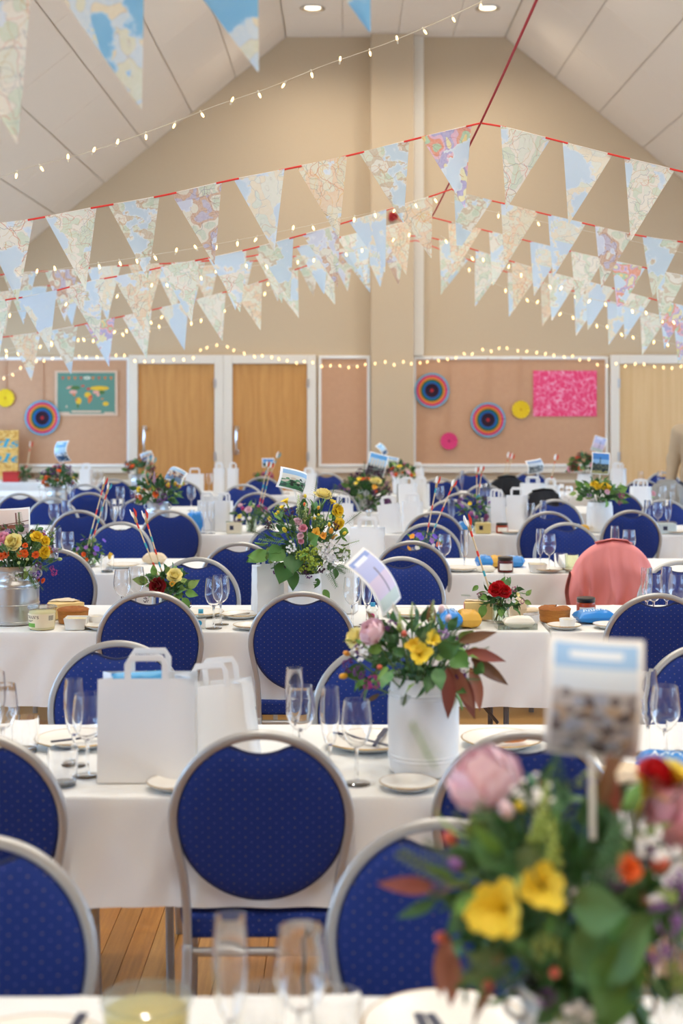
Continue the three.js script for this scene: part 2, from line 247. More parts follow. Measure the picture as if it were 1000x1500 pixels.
{ // recessed ceiling lamps, two rows along the ridge
  const ring = lathe([[0.085, -0.004], [0.118, -0.016], [0.128, -0.012], [0.128, 0.004], [0.08, 0.004]], 32), lens = lathe([[0, -0.004], [0.086, -0.002], [0.086, 0.003], [0, 0.003]], 24);
  const glow = std(0xfff1d8, 0.4, { emissive: new THREE.Color(1, 0.86, 0.62), emissiveIntensity: 3.2 }); glow.name = 'lamp_glow';
  for (const d of [14.8, 12.4, 10, 7.6, 5.2, 2.8, 0.4, -1.8]) for (const x of [-0.3, 1.52]) {
    const t = thing('downlight', d > 14 ? (x < 0.5 ? 'round chrome downlight glowing in the flat ceiling over the tan noticeboard' : 'round chrome downlight glowing in the flat ceiling past the white wall trunking') : 'round recessed downlight along the ridge of the ceiling', 'ceiling light', [x, TOP - 0.019, -d], 0, 'ceiling downlights');
    mesh('trim_ring', ring, M.chrome, t); mesh('lamp_lens', lens, glow, t);
    const l = new THREE.SpotLight(new THREE.Color(1, 0.94, 0.84), DOWNLIGHT, 0, 1.4, 0.9, 2); l.position.set(x, TOP - 0.045, -d); l.target.position.set(x, 0, -d); l.castShadow = true; l.shadow.radius = 4; scene.add(l, l.target);
  }
}
// pixel rectangle on the end wall -> metres
const WD = 16, WS = F / WD, wx = (px) => (px - CX) / WS, wy = (py) => EYE - (py - HY) / WS;
struct('pillar', span(wx(543), wx(605), 0, TOP - 0.02, ZB, ZB + 0.16), M.wall);
struct('trim_1', mg([span(wx(606), wx(620), wy(521), TOP - 0.02, ZB, ZB + 0.05)]), M.cream);
{ // dado rail, lower panelling line and skirting between the doors
  const runs = [[XL, wx(192)], [wx(461), wx(543)], [wx(605), wx(892)], [wx(1012), XR]];
  const strip = (y0, y1, d) => mg(runs.map(([a, b]) => span(a, b, y0, y1, ZB, ZB + d)));
  struct('trim_2', strip(wy(692), wy(685), 0.045), M.cream); struct('trim_3', strip(wy(707), wy(703), 0.02), M.cream); struct('baseboard_back', strip(0, 0.14, 0.025), M.cream);
}
function door(n, px0, px1, mat, handlePx, hingePx) {
  const x0 = wx(px0), x1 = wx(px1), h = wy(533), d = structGroup('door_' + n, (x0 + x1) / 2, 0, ZB), w = x1 - x0, f = 0.099;
  const leaf = bx(w - 0.006, h - 0.008, 0.045, 0, h / 2 + 0.002, 0.03), p = leaf.attributes.position, u = leaf.attributes.uv; for (let k = 0; k < p.count; k++) u.setXY(k, p.getX(k) / w + 0.5, p.getY(k) / h);
  mesh('door_leaf', leaf, mat, d);
  mesh('door_frame', mg([rb(f, h + f, 0.09, 0.006, -w / 2 - f / 2, (h + f) / 2, 0.045), rb(f, h + f, 0.09, 0.006, w / 2 + f / 2, (h + f) / 2, 0.045), rb(w, f, 0.088, 0.006, 0, h + f / 2, 0.044)]), M.cream, d);
  if (handlePx) { const hx = wx(handlePx) - (x0 + x1) / 2, y0 = wy(662), y1 = wy(627);
    mesh('pull_handle', mg([sweep(curve([V(hx, y0, 0.05), V(hx, y0, 0.1), V(hx, y0 + 0.03, 0.115), V(hx, y1 - 0.03, 0.115), V(hx, y1, 0.1), V(hx, y1, 0.05)], 24), circ(0.014, 10), V(1, 0, 0)), bx(0.05, 0.05, 0.008, hx, y0, 0.055), bx(0.05, 0.05, 0.008, hx, y1, 0.055)]), M.chrome, d); }
  for (const y of [h - 0.22, h * 0.5, 0.25]) mesh('hinge', bx(0.03, 0.1, 0.012, (hingePx > 0 ? 1 : -1) * (w / 2 + 0.008), y, 0.088), M.steel, d);
}
door(1, 203, 315, M.door, 213, 1); door(2, 341, 450, M.door, 347, 1); door(3, 905, 1017, M.paleDoor, 0, -1);
function board(label, px0, px1, py0, py1) {
  const x0 = wx(px0), x1 = wx(px1), y0 = wy(py1), y1 = wy(py0), w = x1 - x0, h = y1 - y0, t = thing('noticeboard', label, 'noticeboard', [(x0 + x1) / 2, y0, ZB]), f = 0.035;
  const felt = bx(w - 0.02, h - 0.02, 0.02, 0, h / 2, 0.012), p = felt.attributes.position, u = felt.attributes.uv; for (let k = 0; k < p.count; k++) u.setXY(k, p.getX(k) / 0.3, p.getY(k) / 0.3);
  mesh('felt_panel', felt, M.felt, t);
  mesh('board_frame', mg([rb(w - 2 * f, f, 0.038, 0.005, 0, f / 2, 0.019), rb(w - 2 * f, f, 0.038, 0.005, 0, h - f / 2, 0.019), rb(f, h, 0.04, 0.005, -w / 2 + f / 2, h / 2, 0.02), rb(f, h, 0.04, 0.005, w / 2 - f / 2, h / 2, 0.02)]), M.white, t);
}
board('wide tan felt noticeboard with the green world map poster', -120, 191, 523, 684);
board('narrow empty tan felt noticeboard between the door and the pillar', 466, 542, 521, 684);
board('wide tan felt noticeboard with the pink poster and paper fans', 604, 890, 522, 684);

// ---------------------------------------------------------------- decorations on the end wall
const ZW = ZB + 0.025;                                      // felt surface
const ringCols = { rainbow: [['hub', 0, 0.1, 0xb5242a], ['paper_ring', 0.1, 0.4, 0x2c1026], ['paper_ring', 0.4, 0.52, 0x1f5fa6], ['paper_ring', 0.52, 0.64, 0x1c6a45], ['paper_ring', 0.64, 0.76, 0xe8872a], ['paper_ring', 0.76, 0.9, 0xd8406c], ['paper_ring', 0.9, 1, 0x62b0cc]], yellow: [['hub', 0, 0.14, 0xe0a818], ['paper_ring', 0.14, 1, 0xf4cd22]], pink: [['hub', 0, 0.14, 0xb02450], ['paper_ring', 0.14, 1, 0xe8457c]] };
const ringMats = {};
function fan(label, px, py, r, kind, pleats, ribbon) {
  const R = r / WS, t = thing('paper_fan', label, 'paper fan', [wx(px), wy(py), ZW + 0.012]);
  for (const [name, a, b, col] of ringCols[kind]) {
    const m = ringMats[col] ??= std(col, 0.85);
    mesh(name, grid(pleats * 2, 2, (u, v) => { const th = 2 * Math.PI * u, q = (a + (b - a) * v), z = (Math.round(u * pleats * 2) % 2 ? 1 : 0) * 0.022 * q + 0.006 * (1 - q), e = q === 1 && kind !== 'rainbow' ? 1 - 0.06 * (Math.round(u * pleats * 2) % 2) : 1; return [R * q * e * Math.cos(th), R * q * e * Math.sin(th), z]; }), m, t);
  }
  if (ribbon) { const y1 = wy(524) - wy(py); mesh('hanging_ribbon', span(-0.006, 0.006, R * 0.9, y1, 0, 0.002), M.felt, t); }
}
fan('bright yellow pleated paper fan beside the striped fan under the map poster', 9, 583, 13.5, 'yellow', 14, 1);
fan('rainbow ringed pleated paper fan touching the green map poster', 63, 612, 25.5, 'rainbow', 26, 1);
fan('rainbow ringed pleated paper fan beside the white pillar', 632, 572, 25.5, 'rainbow', 26, 1);
fan('small pink pleated paper fan under the rainbow fan by the pillar', 657, 646, 13, 'pink', 14, 1);
fan('rainbow ringed pleated paper fan beside the small yellow fan', 714, 615, 25.5, 'rainbow', 26, 1);
fan('bright yellow pleated paper fan beside the pink poster', 762, 600, 13.5, 'yellow', 14, 1);
const ellip = (c, x, y, a, b, r = 0) => { c.beginPath(); c.ellipse(x, y, a, b, r, 0, 7); c.fill(); };
const posterTex = canvasTex(512, 384, (c, w, h) => {
  c.fillStyle = '#d9b89c'; c.fillRect(0, 0, w, h); c.fillStyle = '#5f8a78'; c.fillRect(22, 18, w - 44, h - 36);
  c.fillStyle = '#4d7466'; c.fillRect(190, 26, 130, 8);
  for (let k = 0; k < 9; k++) { if (k === 4) { c.fillStyle = '#e2dcc6'; ellip(c, 262, 62, 28, 13); c.fillStyle = '#5f8a78'; c.font = 'bold 20px sans-serif'; c.fillText('OR', 246, 69); continue; } const x = 66 + 49 * k; c.fillStyle = k % 3 ? '#d9773a' : '#c9553a'; c.beginPath(); c.moveTo(x - 14, 52); c.lineTo(x + 14, 52); c.lineTo(x, 82); c.fill(); }
  const g = '#4c6f34', y = '#e3b62a', p = '#e2a38f', o = '#d9763c', r = '#cc4a3c';
  c.fillStyle = p; ellip(c, 122, 142, 30, 9, -0.3); c.fillStyle = g; ellip(c, 168, 146, 40, 17); c.fillStyle = p; ellip(c, 150, 182, 32, 17); c.fillStyle = o; ellip(c, 156, 206, 15, 9, 0.6); c.fillStyle = r; ellip(c, 228, 130, 16, 8);
  c.fillStyle = y; ellip(c, 194, 258, 24, 30); c.fillStyle = o; ellip(c, 176, 246, 10, 12); c.fillStyle = g; ellip(c, 188, 300, 9, 20);
  c.fillStyle = y; ellip(c, 364, 150, 76, 20); c.fillStyle = g; ellip(c, 376, 184, 32, 17); c.fillStyle = p; ellip(c, 336, 184, 28, 14); c.fillStyle = r; ellip(c, 274, 156, 16, 11); c.fillStyle = p; ellip(c, 352, 206, 14, 14);
  c.fillStyle = y; ellip(c, 268, 206, 28, 23); c.fillStyle = o; ellip(c, 286, 238, 18, 26); c.fillStyle = r; ellip(c, 296, 220, 10, 12); c.fillStyle = o; ellip(c, 280, 264, 9, 16); c.fillStyle = y; ellip(c, 414, 282, 25, 18); c.fillStyle = o; ellip(c, 386, 240, 13, 6);
  c.fillStyle = '#d9b89c'; c.fillRect(136, 340, 240, 16); c.fillRect(30, 352, 90, 22); c.fillRect(402, 352, 80, 22); ellip(c, 96, 306, 7, 10);
});
const flatPoster = (name, label, px0, px1, py0, py1, mat) => { const w = wx(px1) - wx(px0), h = wy(py0) - wy(py1); return tag(mesh(name, grid(10, 8, (u, v) => [(u - 0.5) * w, (0.5 - v) * h, 0.003 + 0.006 * (2 * u - 1) ** 4 + 0.003 * Math.sin(9 * v + 4 * u) ** 2], (u, v) => [u, 1 - v]).translate((wx(px0) + wx(px1)) / 2, (wy(py0) + wy(py1)) / 2, ZW), mat), label, 'poster'); };
flatPoster('map_poster', 'green world map poster with coloured continents pinned to the noticeboard', 81, 173, 543, 609, std(0xffffff, 0.7, { map: posterTex }));
const pinkTex = pixTex(256, 192, (x, y) => { const q = Math.min(...[0, 1, 2].map((k) => Math.abs(Math.sin((x * Math.cos(k * 1.1) + y * Math.sin(k * 1.1)) / (7 + 3 * k) + 9 * fbm(x / 40, y / 40, 90 + k, 3))))); return mixc([250, 190, 206], [236, 62, 112], smooth(0.05, 0.42, q + 0.25 * fbm(x / 16, y / 16, 95, 3))); }, true, false);
flatPoster('pink_poster', 'bright pink marbled poster on the wide tan noticeboard', 780, 873, 543, 610, std(0xffffff, 0.75, { map: pinkTex }));
{ // chipboard sign with blue brush lettering, standing on the side table
  const tex = canvasTex(256, 256, (c) => { c.clearRect(0, 0, 256, 256); c.fillStyle = '#d9a853'; c.fillRect(0, 0, 256, 256); for (let k = 0; k < 900; k++) { c.fillStyle = ['#c48c38', '#e6bf74', '#b67c2e', '#dcae60'][k % 4]; ellip(c, rnd() * 256, rnd() * 256, rr(3, 12), rr(1.5, 4), rr(0, 3)); } c.fillStyle = '#2f93a8'; c.font = 'italic bold 64px serif'; c.fillText('ds', 186, 96); c.fillText('ple', 166, 178); });
  const t = thing('wooden_sign', 'chipboard sign with blue brush lettering standing on the side table', 'sign', [wx(-30), 0.79, ZB + 0.28]);
  mesh('sign_board', rb(1.0, 0.52, 0.018, 0.003, 0, 0.29, 0), std(0xffffff, 0.8, { map: osbTex }), t).rotation.x = -0.06;
  const face = mesh('lettering', grid(1, 1, (u, v) => [(u - 0.5) * 0.99, 0.55 - 0.51 * v, 0.0105], (u, v) => [u, 1 - v]), std(0xffffff, 0.8, { map: tex }), t); face.rotation.x = -0.06;
  mesh('batten', rb(0.7, 0.04, 0.05, 0.004, 0.02, 0.02, 0.01), std(0xd8b37c, 0.8), t);
}

// ---------------------------------------------------------------- chairs
const lean = (y) => -(Math.max(0, y - 0.46)) * 0.15;
const PAD_R = 0.1905, PAD_Y = 0.72;
function padRadius(th) {
  const c = Math.cos(th), s = Math.sin(th), edge = 0.075, cy = Math.sqrt(PAD_R * PAD_R - edge * edge);
  if (s > 0 && Math.abs(PAD_R * c) < edge + 0.004) { let r = PAD_R; for (let k = 0; k < 8; k++) { const x = Math.min(edge, Math.abs(r * c)), y = cy - 0.024 * (1 - (x / edge) ** 2); r = Math.min(PAD_R, y / s); } return r; }
  return PAD_R;
}
const chairParts = (() => {
  const fr = [[-0.172, 0.385], [-0.172, 0.44], [-0.173, 0.5], [-0.178, 0.57], [-0.19, 0.64], [-0.1995, 0.69]].map(([x, y]) => V(x, y, 0));
  const arc = []; for (let k = 0; k <= 24; k++) { const a = Math.PI - Math.PI * k / 24; arc.push(V(0.2015 * Math.cos(a), 0.72 + 0.2 * Math.sin(a), 0)); }
  const all = [...fr, ...arc, ...fr.slice().reverse().map((p) => V(-p.x, p.y, 0))]; for (const p of all) p.z = lean(p.y);
  const frame = sweep(curve(all, 90), oval(0.0215, 0.021, 12, 0.7), V(0, 0.15, 1).normalize());
  const pad = (front) => grid(56, 12, (u, v) => { const th = 2 * Math.PI * u + 0.02, r = padRadius(th) * Math.sin(v * Math.PI / 2) ** 0.8, q = r / padRadius(th), x = r * Math.cos(th), y = PAD_Y + r * Math.sin(th); return [x, y, lean(y) + front * (0.004 + 0.026 * Math.sqrt(Math.max(0, 1 - q ** 6)) * (1 - 0.25 * q * q))]; }, (u, v, p) => [p[0], p[1]]);
  const backrest = mg([pad(1), pad(-0.8)]);
  const piping = sweep(Array.from({ length: 72 }, (_, k) => { const th = 2 * Math.PI * k / 72, r = padRadius(th) + 0.0005, y = PAD_Y + r * Math.sin(th); return V(r * Math.cos(th), y, lean(y)); }), circ(0.0055, 6), V(0, 0.15, 1).normalize(), true);
  const s = new THREE.Shape(); s.moveTo(-0.165, 0.0); s.lineTo(0.165, 0.0); s.bezierCurveTo(0.2, 0.12, 0.2, 0.3, 0.2, 0.34); s.quadraticCurveTo(0.2, 0.4, 0.14, 0.405); s.lineTo(-0.14, 0.405); s.quadraticCurveTo(-0.2, 0.4, -0.2, 0.34); s.bezierCurveTo(-0.2, 0.3, -0.2, 0.12, -0.165, 0);
  const seat = new THREE.ExtrudeGeometry(s, { depth: 0.03, bevelEnabled: true, bevelSize: 0.014, bevelThickness: 0.014, bevelSegments: 3, curveSegments: 10 }).rotateX(Math.PI / 2).translate(0, 0.47, 0.025);
  const seatFrame = mg([rod(V(-0.172, 0.398, 0), V(-0.19, 0.398, 0.37), 0.011), rod(V(0.172, 0.398, 0), V(0.19, 0.398, 0.37), 0.011), rod(V(-0.19, 0.398, 0.37), V(0.19, 0.398, 0.37), 0.011), rod(V(-0.172, 0.398, 0.01), V(0.172, 0.398, 0.01), 0.011)]);
  const rear = (x) => sweep(curve([V(x, 0.42, -0.004), V(x, 0.36, -0.014), V(x * 1.06, 0.2, -0.055), V(x * 1.1, 0, -0.11)], 12), oval(0.024, 0.02, 10), V(0, 0, 1));
  const front = (x) => sweep([V(x, 0.405, 0.36), V(x * 1.02, 0.2, 0.375), V(x * 1.04, 0, 0.385)], oval(0.024, 0.02, 10), V(0, 0, 1));
  const brace = (x) => rod(V(x * 1.04, 0.22, -0.05), V(x * 1.1, 0.385, 0.3), 0.008);
  return { frame, backrest, piping, seat, seatFrame, legs: [rear(-0.172), rear(0.172), front(-0.188), front(0.188)], braces: [brace(-0.172), brace(0.172)] };
})();
let chair0;
function makeChair(label) {
  const t = thing('banquet_chair', label, 'chair'), c = chairParts;
  mesh('back_frame', c.frame, M.alu, t); const b = mesh('backrest', c.backrest, M.fabric, t); mesh('piping', c.piping, M.piping, b);
  mesh('seat', c.seat, M.fabric, t); mesh('seat_frame', c.seatFrame, M.alu, t);
  for (const l of c.legs) mesh('leg', l, M.alu, t); for (const l of c.braces) mesh('brace', l, M.alu, t);
  return t;
}
const ORD = ['seventh', 'sixth', 'fifth', 'fourth', 'third', 'second', 'first'];   // table rows counted from the doors; index 0 is the row farthest from them
const rowName = (r) => ORD[r] + ' table row from the doors';
const FACE = { in: 'facing the doors', out: 'with its back to the doors' };
// [row, [px of centre, py of top, 'out' = back to the doors, 'in' = facing the doors, turn in degrees, extra words]]
const CHAIRS = [
  [0, [[-31, 1222, 'out', 3, 'across from the tub of yellow spread'], [648, 1198, 'out', -2, 'behind the gold rimmed plate and peony bouquet']]],
  [1, [[-40, 1072, 'in', -2, 'at the end with the wine glasses'], [381, 1070, 'in', 1, 'by the two white paper bags'], [770, 1070, 'in', -1, 'beside the barrel vase'], [174, 938, 'out', 3, 'behind the big white paper bag'], [556, 943, 'out', -3, 'behind the barrel vase'], [1034, 942, 'out', 2, 'behind the blue crisp packet']]],
  [2, [[218, 866, 'in', 0, 'in front of the dark red rose posy'], [442, 866, 'in', 0, 'in front of the tall mixed bouquet'], [963, 869, 'in', 1, 'in front of the blue crisp packet'], [288, 816, 'out', -2, 'behind the dark red rose posy'], [588, 815, 'out', 2, 'behind the champagne flutes'], [996, 821, 'out', 0, 'beside the pink coat']]],
  [3, [[80, 803, 'in', 0, 'behind the tin churn of orange flowers'], [350, 794, 'in', 2, 'beside the tall mixed bouquet'], [604, 792, 'in', -2, 'in front of the viola posy'], [898, 796, 'in', 0, 'under the pink coat'], [176, 764, 'out', 0, 'beside the posy with two leaning arrows'], [411, 766, 'out', 3, 'behind the tall mixed bouquet'], [626, 766, 'out', -2, 'behind the viola posy'], [830, 765, 'out', 2, 'across the table from the pink coat']]],
  [4, [[115, 747, 'in', 0, 'before the third row wine glasses'], [249, 747, 'in', 0, 'before the tin pot of orange flowers'], [636, 749, 'in', -1, 'next to the purple posy'], [803, 749, 'in', 2, 'beside the large plain paper bag'], [925, 747, 'in', 0, 'beside the white churn'], [78, 729, 'out', 0, 'behind the third row wine glasses'], [207, 729, 'out', 0, 'behind the tin pot of orange flowers'], [421, 733, 'out', 2, 'behind the green hills postcard'], [660, 731, 'out', 0, 'behind the leaning paper bag'], [813, 731, 'out', 0, 'behind the large plain paper bag'], [972, 731, 'out', 0, 'behind the clear topped food tub']]],
  [5, [[29, 722, 'in', 0, 'before the side table sign'], [130, 721, 'in', 0, 'beside the ocean postcard posy'], [377, 721, 'in', 0, 'beyond the magenta posy'], [490, 718, 'in', 0, 'beside the dense purple bouquet'], [677, 721, 'in', 0, 'beyond the purple posy'], [796, 720, 'in', 0, 'under the dark jacket'], [908, 721, 'in', 0, 'beyond the white churn'], [125, 709, 'out', 0, 'behind the ocean postcard posy'], [356, 709, 'out', 0, 'before the second oak door'], [709, 709, 'out', 0, 'behind the two arrows of the purple posy'], [977, 707, 'out', 0, 'under the grey coat']]],
  [6, [[167, 701, 'in', 0, 'before the map poster'], [265, 703, 'in', 0, 'before the first oak door'], [384, 698, 'in', 0, 'behind the small magenta posy'], [643, 700, 'in', 0, 'beside the white pillar'], [690, 690, 'out', 0, 'under the rainbow fans'], [743, 700, 'in', 0, 'under the black coat'], [776, 690, 'out', 0, 'under the small yellow fan'], [478, 692, 'out', 0, 'below the narrow noticeboard'], [971, 691, 'out', 0, 'backing onto the pale door'], [940, 702, 'in', 0, 'before the pale door']]],
];
const chairPos = {};
for (const [row, list] of CHAIRS) for (const [px, py, way, turn, words] of list) {
  const d = F * 0.75 / (py - HY), z = way === 'out' ? -(d - 0.07) : -(d + 0.07), x = (px - CX) * d / F;
  const label = words ? `navy dotted banquet chair ${words}, ${ORD[row]} row` : `navy dotted banquet chair ${FACE[way]}, ${ORD[row]} table row from them`;
  const turnY = (way === 'out' ? 0 : Math.PI) + turn * Math.PI / 180, g = 'navy dotted banquet chairs along the table rows';
  let c; if (!chair0) { c = chair0 = makeChair(label); c.userData.group = g; c.position.set(x, 0, z); c.rotation.y = turnY; } else c = copy(chair0, label, [x, 0, z], turnY, g);
  chairPos[row + way + px] = c;
}

// ---------------------------------------------------------------- tables and cloths
const TY = 0.752;                                           // height of the cloth
const ROWS = [                                              // near edge, cloth drop, table centres along x
  [1.47, 0.25, [0.05], ['under the pink peony bouquet']], [3.325, 0.252, [-0.25, 1.64], ['under the barrel vase and paper bags', 'under the blue packet and wine glasses']],
  [5.69, 0.295, [-1.48, 0.065, 1.61], ['under the tin milk churn', 'under the tall mixed bouquet', 'under the jar of orange relish'], 1.52], [7.58, 0.26, [-1.56, 0.3, 2.18], ['under the violet posy', 'under the viola posy', 'behind the coral coat']],
  [9.78, 0.27, [-3.05, -1.18, 0.69, 2.56], ['under the third row wine glasses', 'under the tin pot of orange flowers', 'under the purple posy', 'under the white churn']], [11.64, 0.27, [-3.1, -1.22, 0.66, 2.54], ['under the ocean postcard posy', 'beyond the tin pot of orange flowers', 'under the dense purple bouquet', 'under the grey street postcard']],
  [13.72, 0.27, [-3.2, -1.32, 0.56, 2.44], ['in front of the map poster', 'in front of the two oak doors', 'in front of the white pillar', 'in front of the pink poster']],
];
const TW = 0.745, TL = 1.82;
function clothGeo(L, W, drop, s) {
  const parts = [], nx = 60, nz = 24;
  parts.push(grid(nx, nz, (u, v) => { const x = (u - 0.5) * L, z = (v - 0.5) * W; const wr = 0.0022 * (fbm(x * 5 + 3, z * 5, s, 3) - 0.5) * Math.min(1, 8 * u * (1 - u)) + 0.0012 * Math.exp(-(((x + L / 4) / 0.006) ** 2)) + 0.0012 * Math.exp(-((z / 0.006) ** 2)); return [x, Math.max(0, wr), z]; }, (u, v) => [u * L * 20, v * W * 20]));
  const P = [], R = 0.02, step = 0.018; const line = (x0, z0, x1, z1) => { const l = Math.hypot(x1 - x0, z1 - z0), n = Math.round(l / step); for (let k = 0; k < n; k++) P.push([x0 + (x1 - x0) * k / n, z0 + (z1 - z0) * k / n]); };
  const a = L / 2, b = W / 2; line(-a, b, a, b); line(a, b, a, -b); line(a, -b, -a, -b); line(-a, -b, -a, b);
  const n = P.length;
  parts.push(grid(n, 12, (u, v) => {
    const i = Math.round(u * n) % n, [x, z] = P[i], dx = Math.abs(Math.abs(x) - a) < 1e-6 ? Math.sign(x) : 0, dz = Math.abs(Math.abs(z) - b) < 1e-6 ? Math.sign(z) : 0, l = Math.hypot(dx, dz) || 1;
    const along = dz && !dx ? x : z + 7, corner = Math.exp(-(Math.min(a - Math.abs(x), 9) + Math.min(b - Math.abs(z), 9)) / 0.06);
    const t = Math.max(0, v - 0.08) / 0.92, y = v < 0.08 ? -0.004 * (v / 0.08) ** 2 : -0.004 - (drop - 0.004) * t + 0.006 * t * (fbm(along * 4, 5, s + 3, 2) - 0.5);
    const fold = t ** 0.8 * (0.004 + 0.022 * smooth(0.45, 0.75, fbm(along * 6 + 11, 2 + t * 0.35, s + 9, 3)) + 0.008 * Math.sin(along * 19 + 3 * t + s) ** 2 + 0.03 * corner) + 0.0016 * fbm(along * 30, t * 9, s + 20, 2), o = (v < 0.08 ? 0.004 * v / 0.08 : 0.004) + fold;
    return [x + dx / l * o, y, z + dz / l * o];
  }, (u, v) => [u * n * step * 20, v * drop * 20]));
  return mg(parts);
}
const tableParts = { top: rb(TL, 0.024, TW - 0.01, 0.004, 0, 0.736, 0), legs: [], bars: [] };
for (const sx of [-1, 1]) { for (const sz of [-1, 1]) tableParts.legs.push(sweep([V(sx * 0.72, 0.725, sz * 0.3), V(sx * 0.72, 0, sz * 0.31)], circ(0.014, 8), V(1, 0, 0))); tableParts.bars.push(mg([rod(V(sx * 0.72, 0.12, -0.305), V(sx * 0.72, 0.12, 0.305), 0.01), rod(V(sx * 0.72, 0.3, 0), V(sx * 0.3, 0.72, 0), 0.008)])); }
ROWS.forEach(([d0, drop, xs, words, L = TL], r) => xs.forEach((x, k) => {
  const z = -(d0 + TW / 2), lab = `cloth covered folding trestle table ${words[k]}, ${ORD[r]} row`;
  const t = thing('trestle_table', lab, 'table', [x, 0, z], 0, 'trestle tables in rows');
  t.scale.x = L / TL; mesh('tabletop', tableParts.top, M.table, t); for (const l of tableParts.legs) mesh('leg', l, M.tableLeg, t); for (const l of tableParts.bars) mesh('crossbar', l, M.tableLeg, t);
  const c = mesh('tablecloth', clothGeo(L + 0.008, TW, drop, 100 + r * 10 + k), M.cloth); c.position.set(x, 0.749, z);
  tag(c, `white tablecloth ${words[k]}, ${ORD[r]} row from the doors`, 'tablecloth', 'white tablecloths');
}));
{ // buffet table against the noticeboard
  const t = thing('side_table', 'side table under a white cloth against the map noticeboard', 'table', [-3.35, 0, -15.55]);
  mesh('tabletop', rb(1.3, 0.024, 0.56, 0.004, 0, 0.77, 0), M.table, t); for (const [sx, sz] of [[-1, -1], [-1, 1], [1, -1], [1, 1]]) mesh('leg', rod(V(sx * 0.6, 0, sz * 0.24), V(sx * 0.6, 0.76, sz * 0.24), 0.014), M.tableLeg, t);
  const c = mesh('tablecloth', clothGeo(1.31, 0.57, 0.5, 190), M.cloth); c.position.set(-3.35, 0.785, -15.55); tag(c, 'long white cloth on the side table below the map poster', 'tablecloth', 'white tablecloths');
}
const dBase = (py) => F * (EYE - TY) / (py - HY);           // distance of a thing whose foot shows at row py on a table
const on = (px, d, y = TY) => {                             // a place on a table, kept within its edges
  const r = ROWS.find(([d0]) => d > d0 - 0.2 && d < d0 + TW + 0.2); if (r && y < TY + 0.05) d = Math.min(r[0] + TW - 0.06, Math.max(r[0] + 0.07, d));
  return V((px - CX) * d / F, y, -d);
};

// ---------------------------------------------------------------- glasses
const shell = (p, t = 0.0011) => [...p, ...p.slice().reverse().map(([r, y], k) => [Math.max(0, r - t), y + (k === p.length - 1 ? t : 0)])];
const glassParts = {
  wine: [['bowl', lathe(shell([[0.004, 0.088], [0.016, 0.094], [0.028, 0.108], [0.036, 0.13], [0.0375, 0.148], [0.035, 0.175], [0.0315, 0.203]]), 28)], ['stem', lathe([[0.006, 0.004], [0.0042, 0.02], [0.0038, 0.07], [0.006, 0.088]], 12)], ['foot', lathe([[0, 0.0], [0.034, 0.0], [0.034, 0.002], [0.006, 0.005], [0, 0.005]], 28)]],
  flute: [['bowl', lathe(shell([[0.004, 0.075], [0.012, 0.084], [0.02, 0.11], [0.0245, 0.15], [0.0245, 0.18], [0.0215, 0.22]]), 28)], ['stem', lathe([[0.006, 0.004], [0.004, 0.02], [0.0038, 0.06], [0.0055, 0.076]], 12)], ['foot', lathe([[0, 0], [0.032, 0], [0.032, 0.002], [0.006, 0.005], [0, 0.005]], 28)]],
  tumbler: [['bowl', lathe(shell([[0.0, 0.003], [0.031, 0.003], [0.034, 0.012], [0.037, 0.09]], 0.0016), 28)], ['base', lathe([[0, 0], [0.031, 0], [0.032, 0.008], [0, 0.009]], 28)]],
};
const glass0 = {}, GLASSNAME = { wine: ['wine_glass', 'clear stemmed wine glass', 'wine glass'], flute: ['champagne_flute', 'tall clear champagne flute', 'flute'], tumbler: ['tumbler', 'short clear glass tumbler', 'tumbler'] };
function glass(kind, px, d, where, mat = M.glass) {
  const [name, words, cat] = GLASSNAME[kind], label = words + ' ' + where, p = on(px, d), g = 'clear glasses on the tables';
  if (glass0[kind] && mat === M.glass) return copy(glass0[kind], label, p, 0, g);
  const t = thing(name, label, cat, p, 0, g); for (const [n, q] of glassParts[kind]) mesh(n, q, mat, t); if (mat === M.glass) glass0[kind] = t; return t;
}
const R0 = 'beside the tub of yellow spread', R1a = 'beside the big white paper bag', R1b = 'beside the white barrel vase', R1c = 'beside the blue crisp packet on the sixth row';
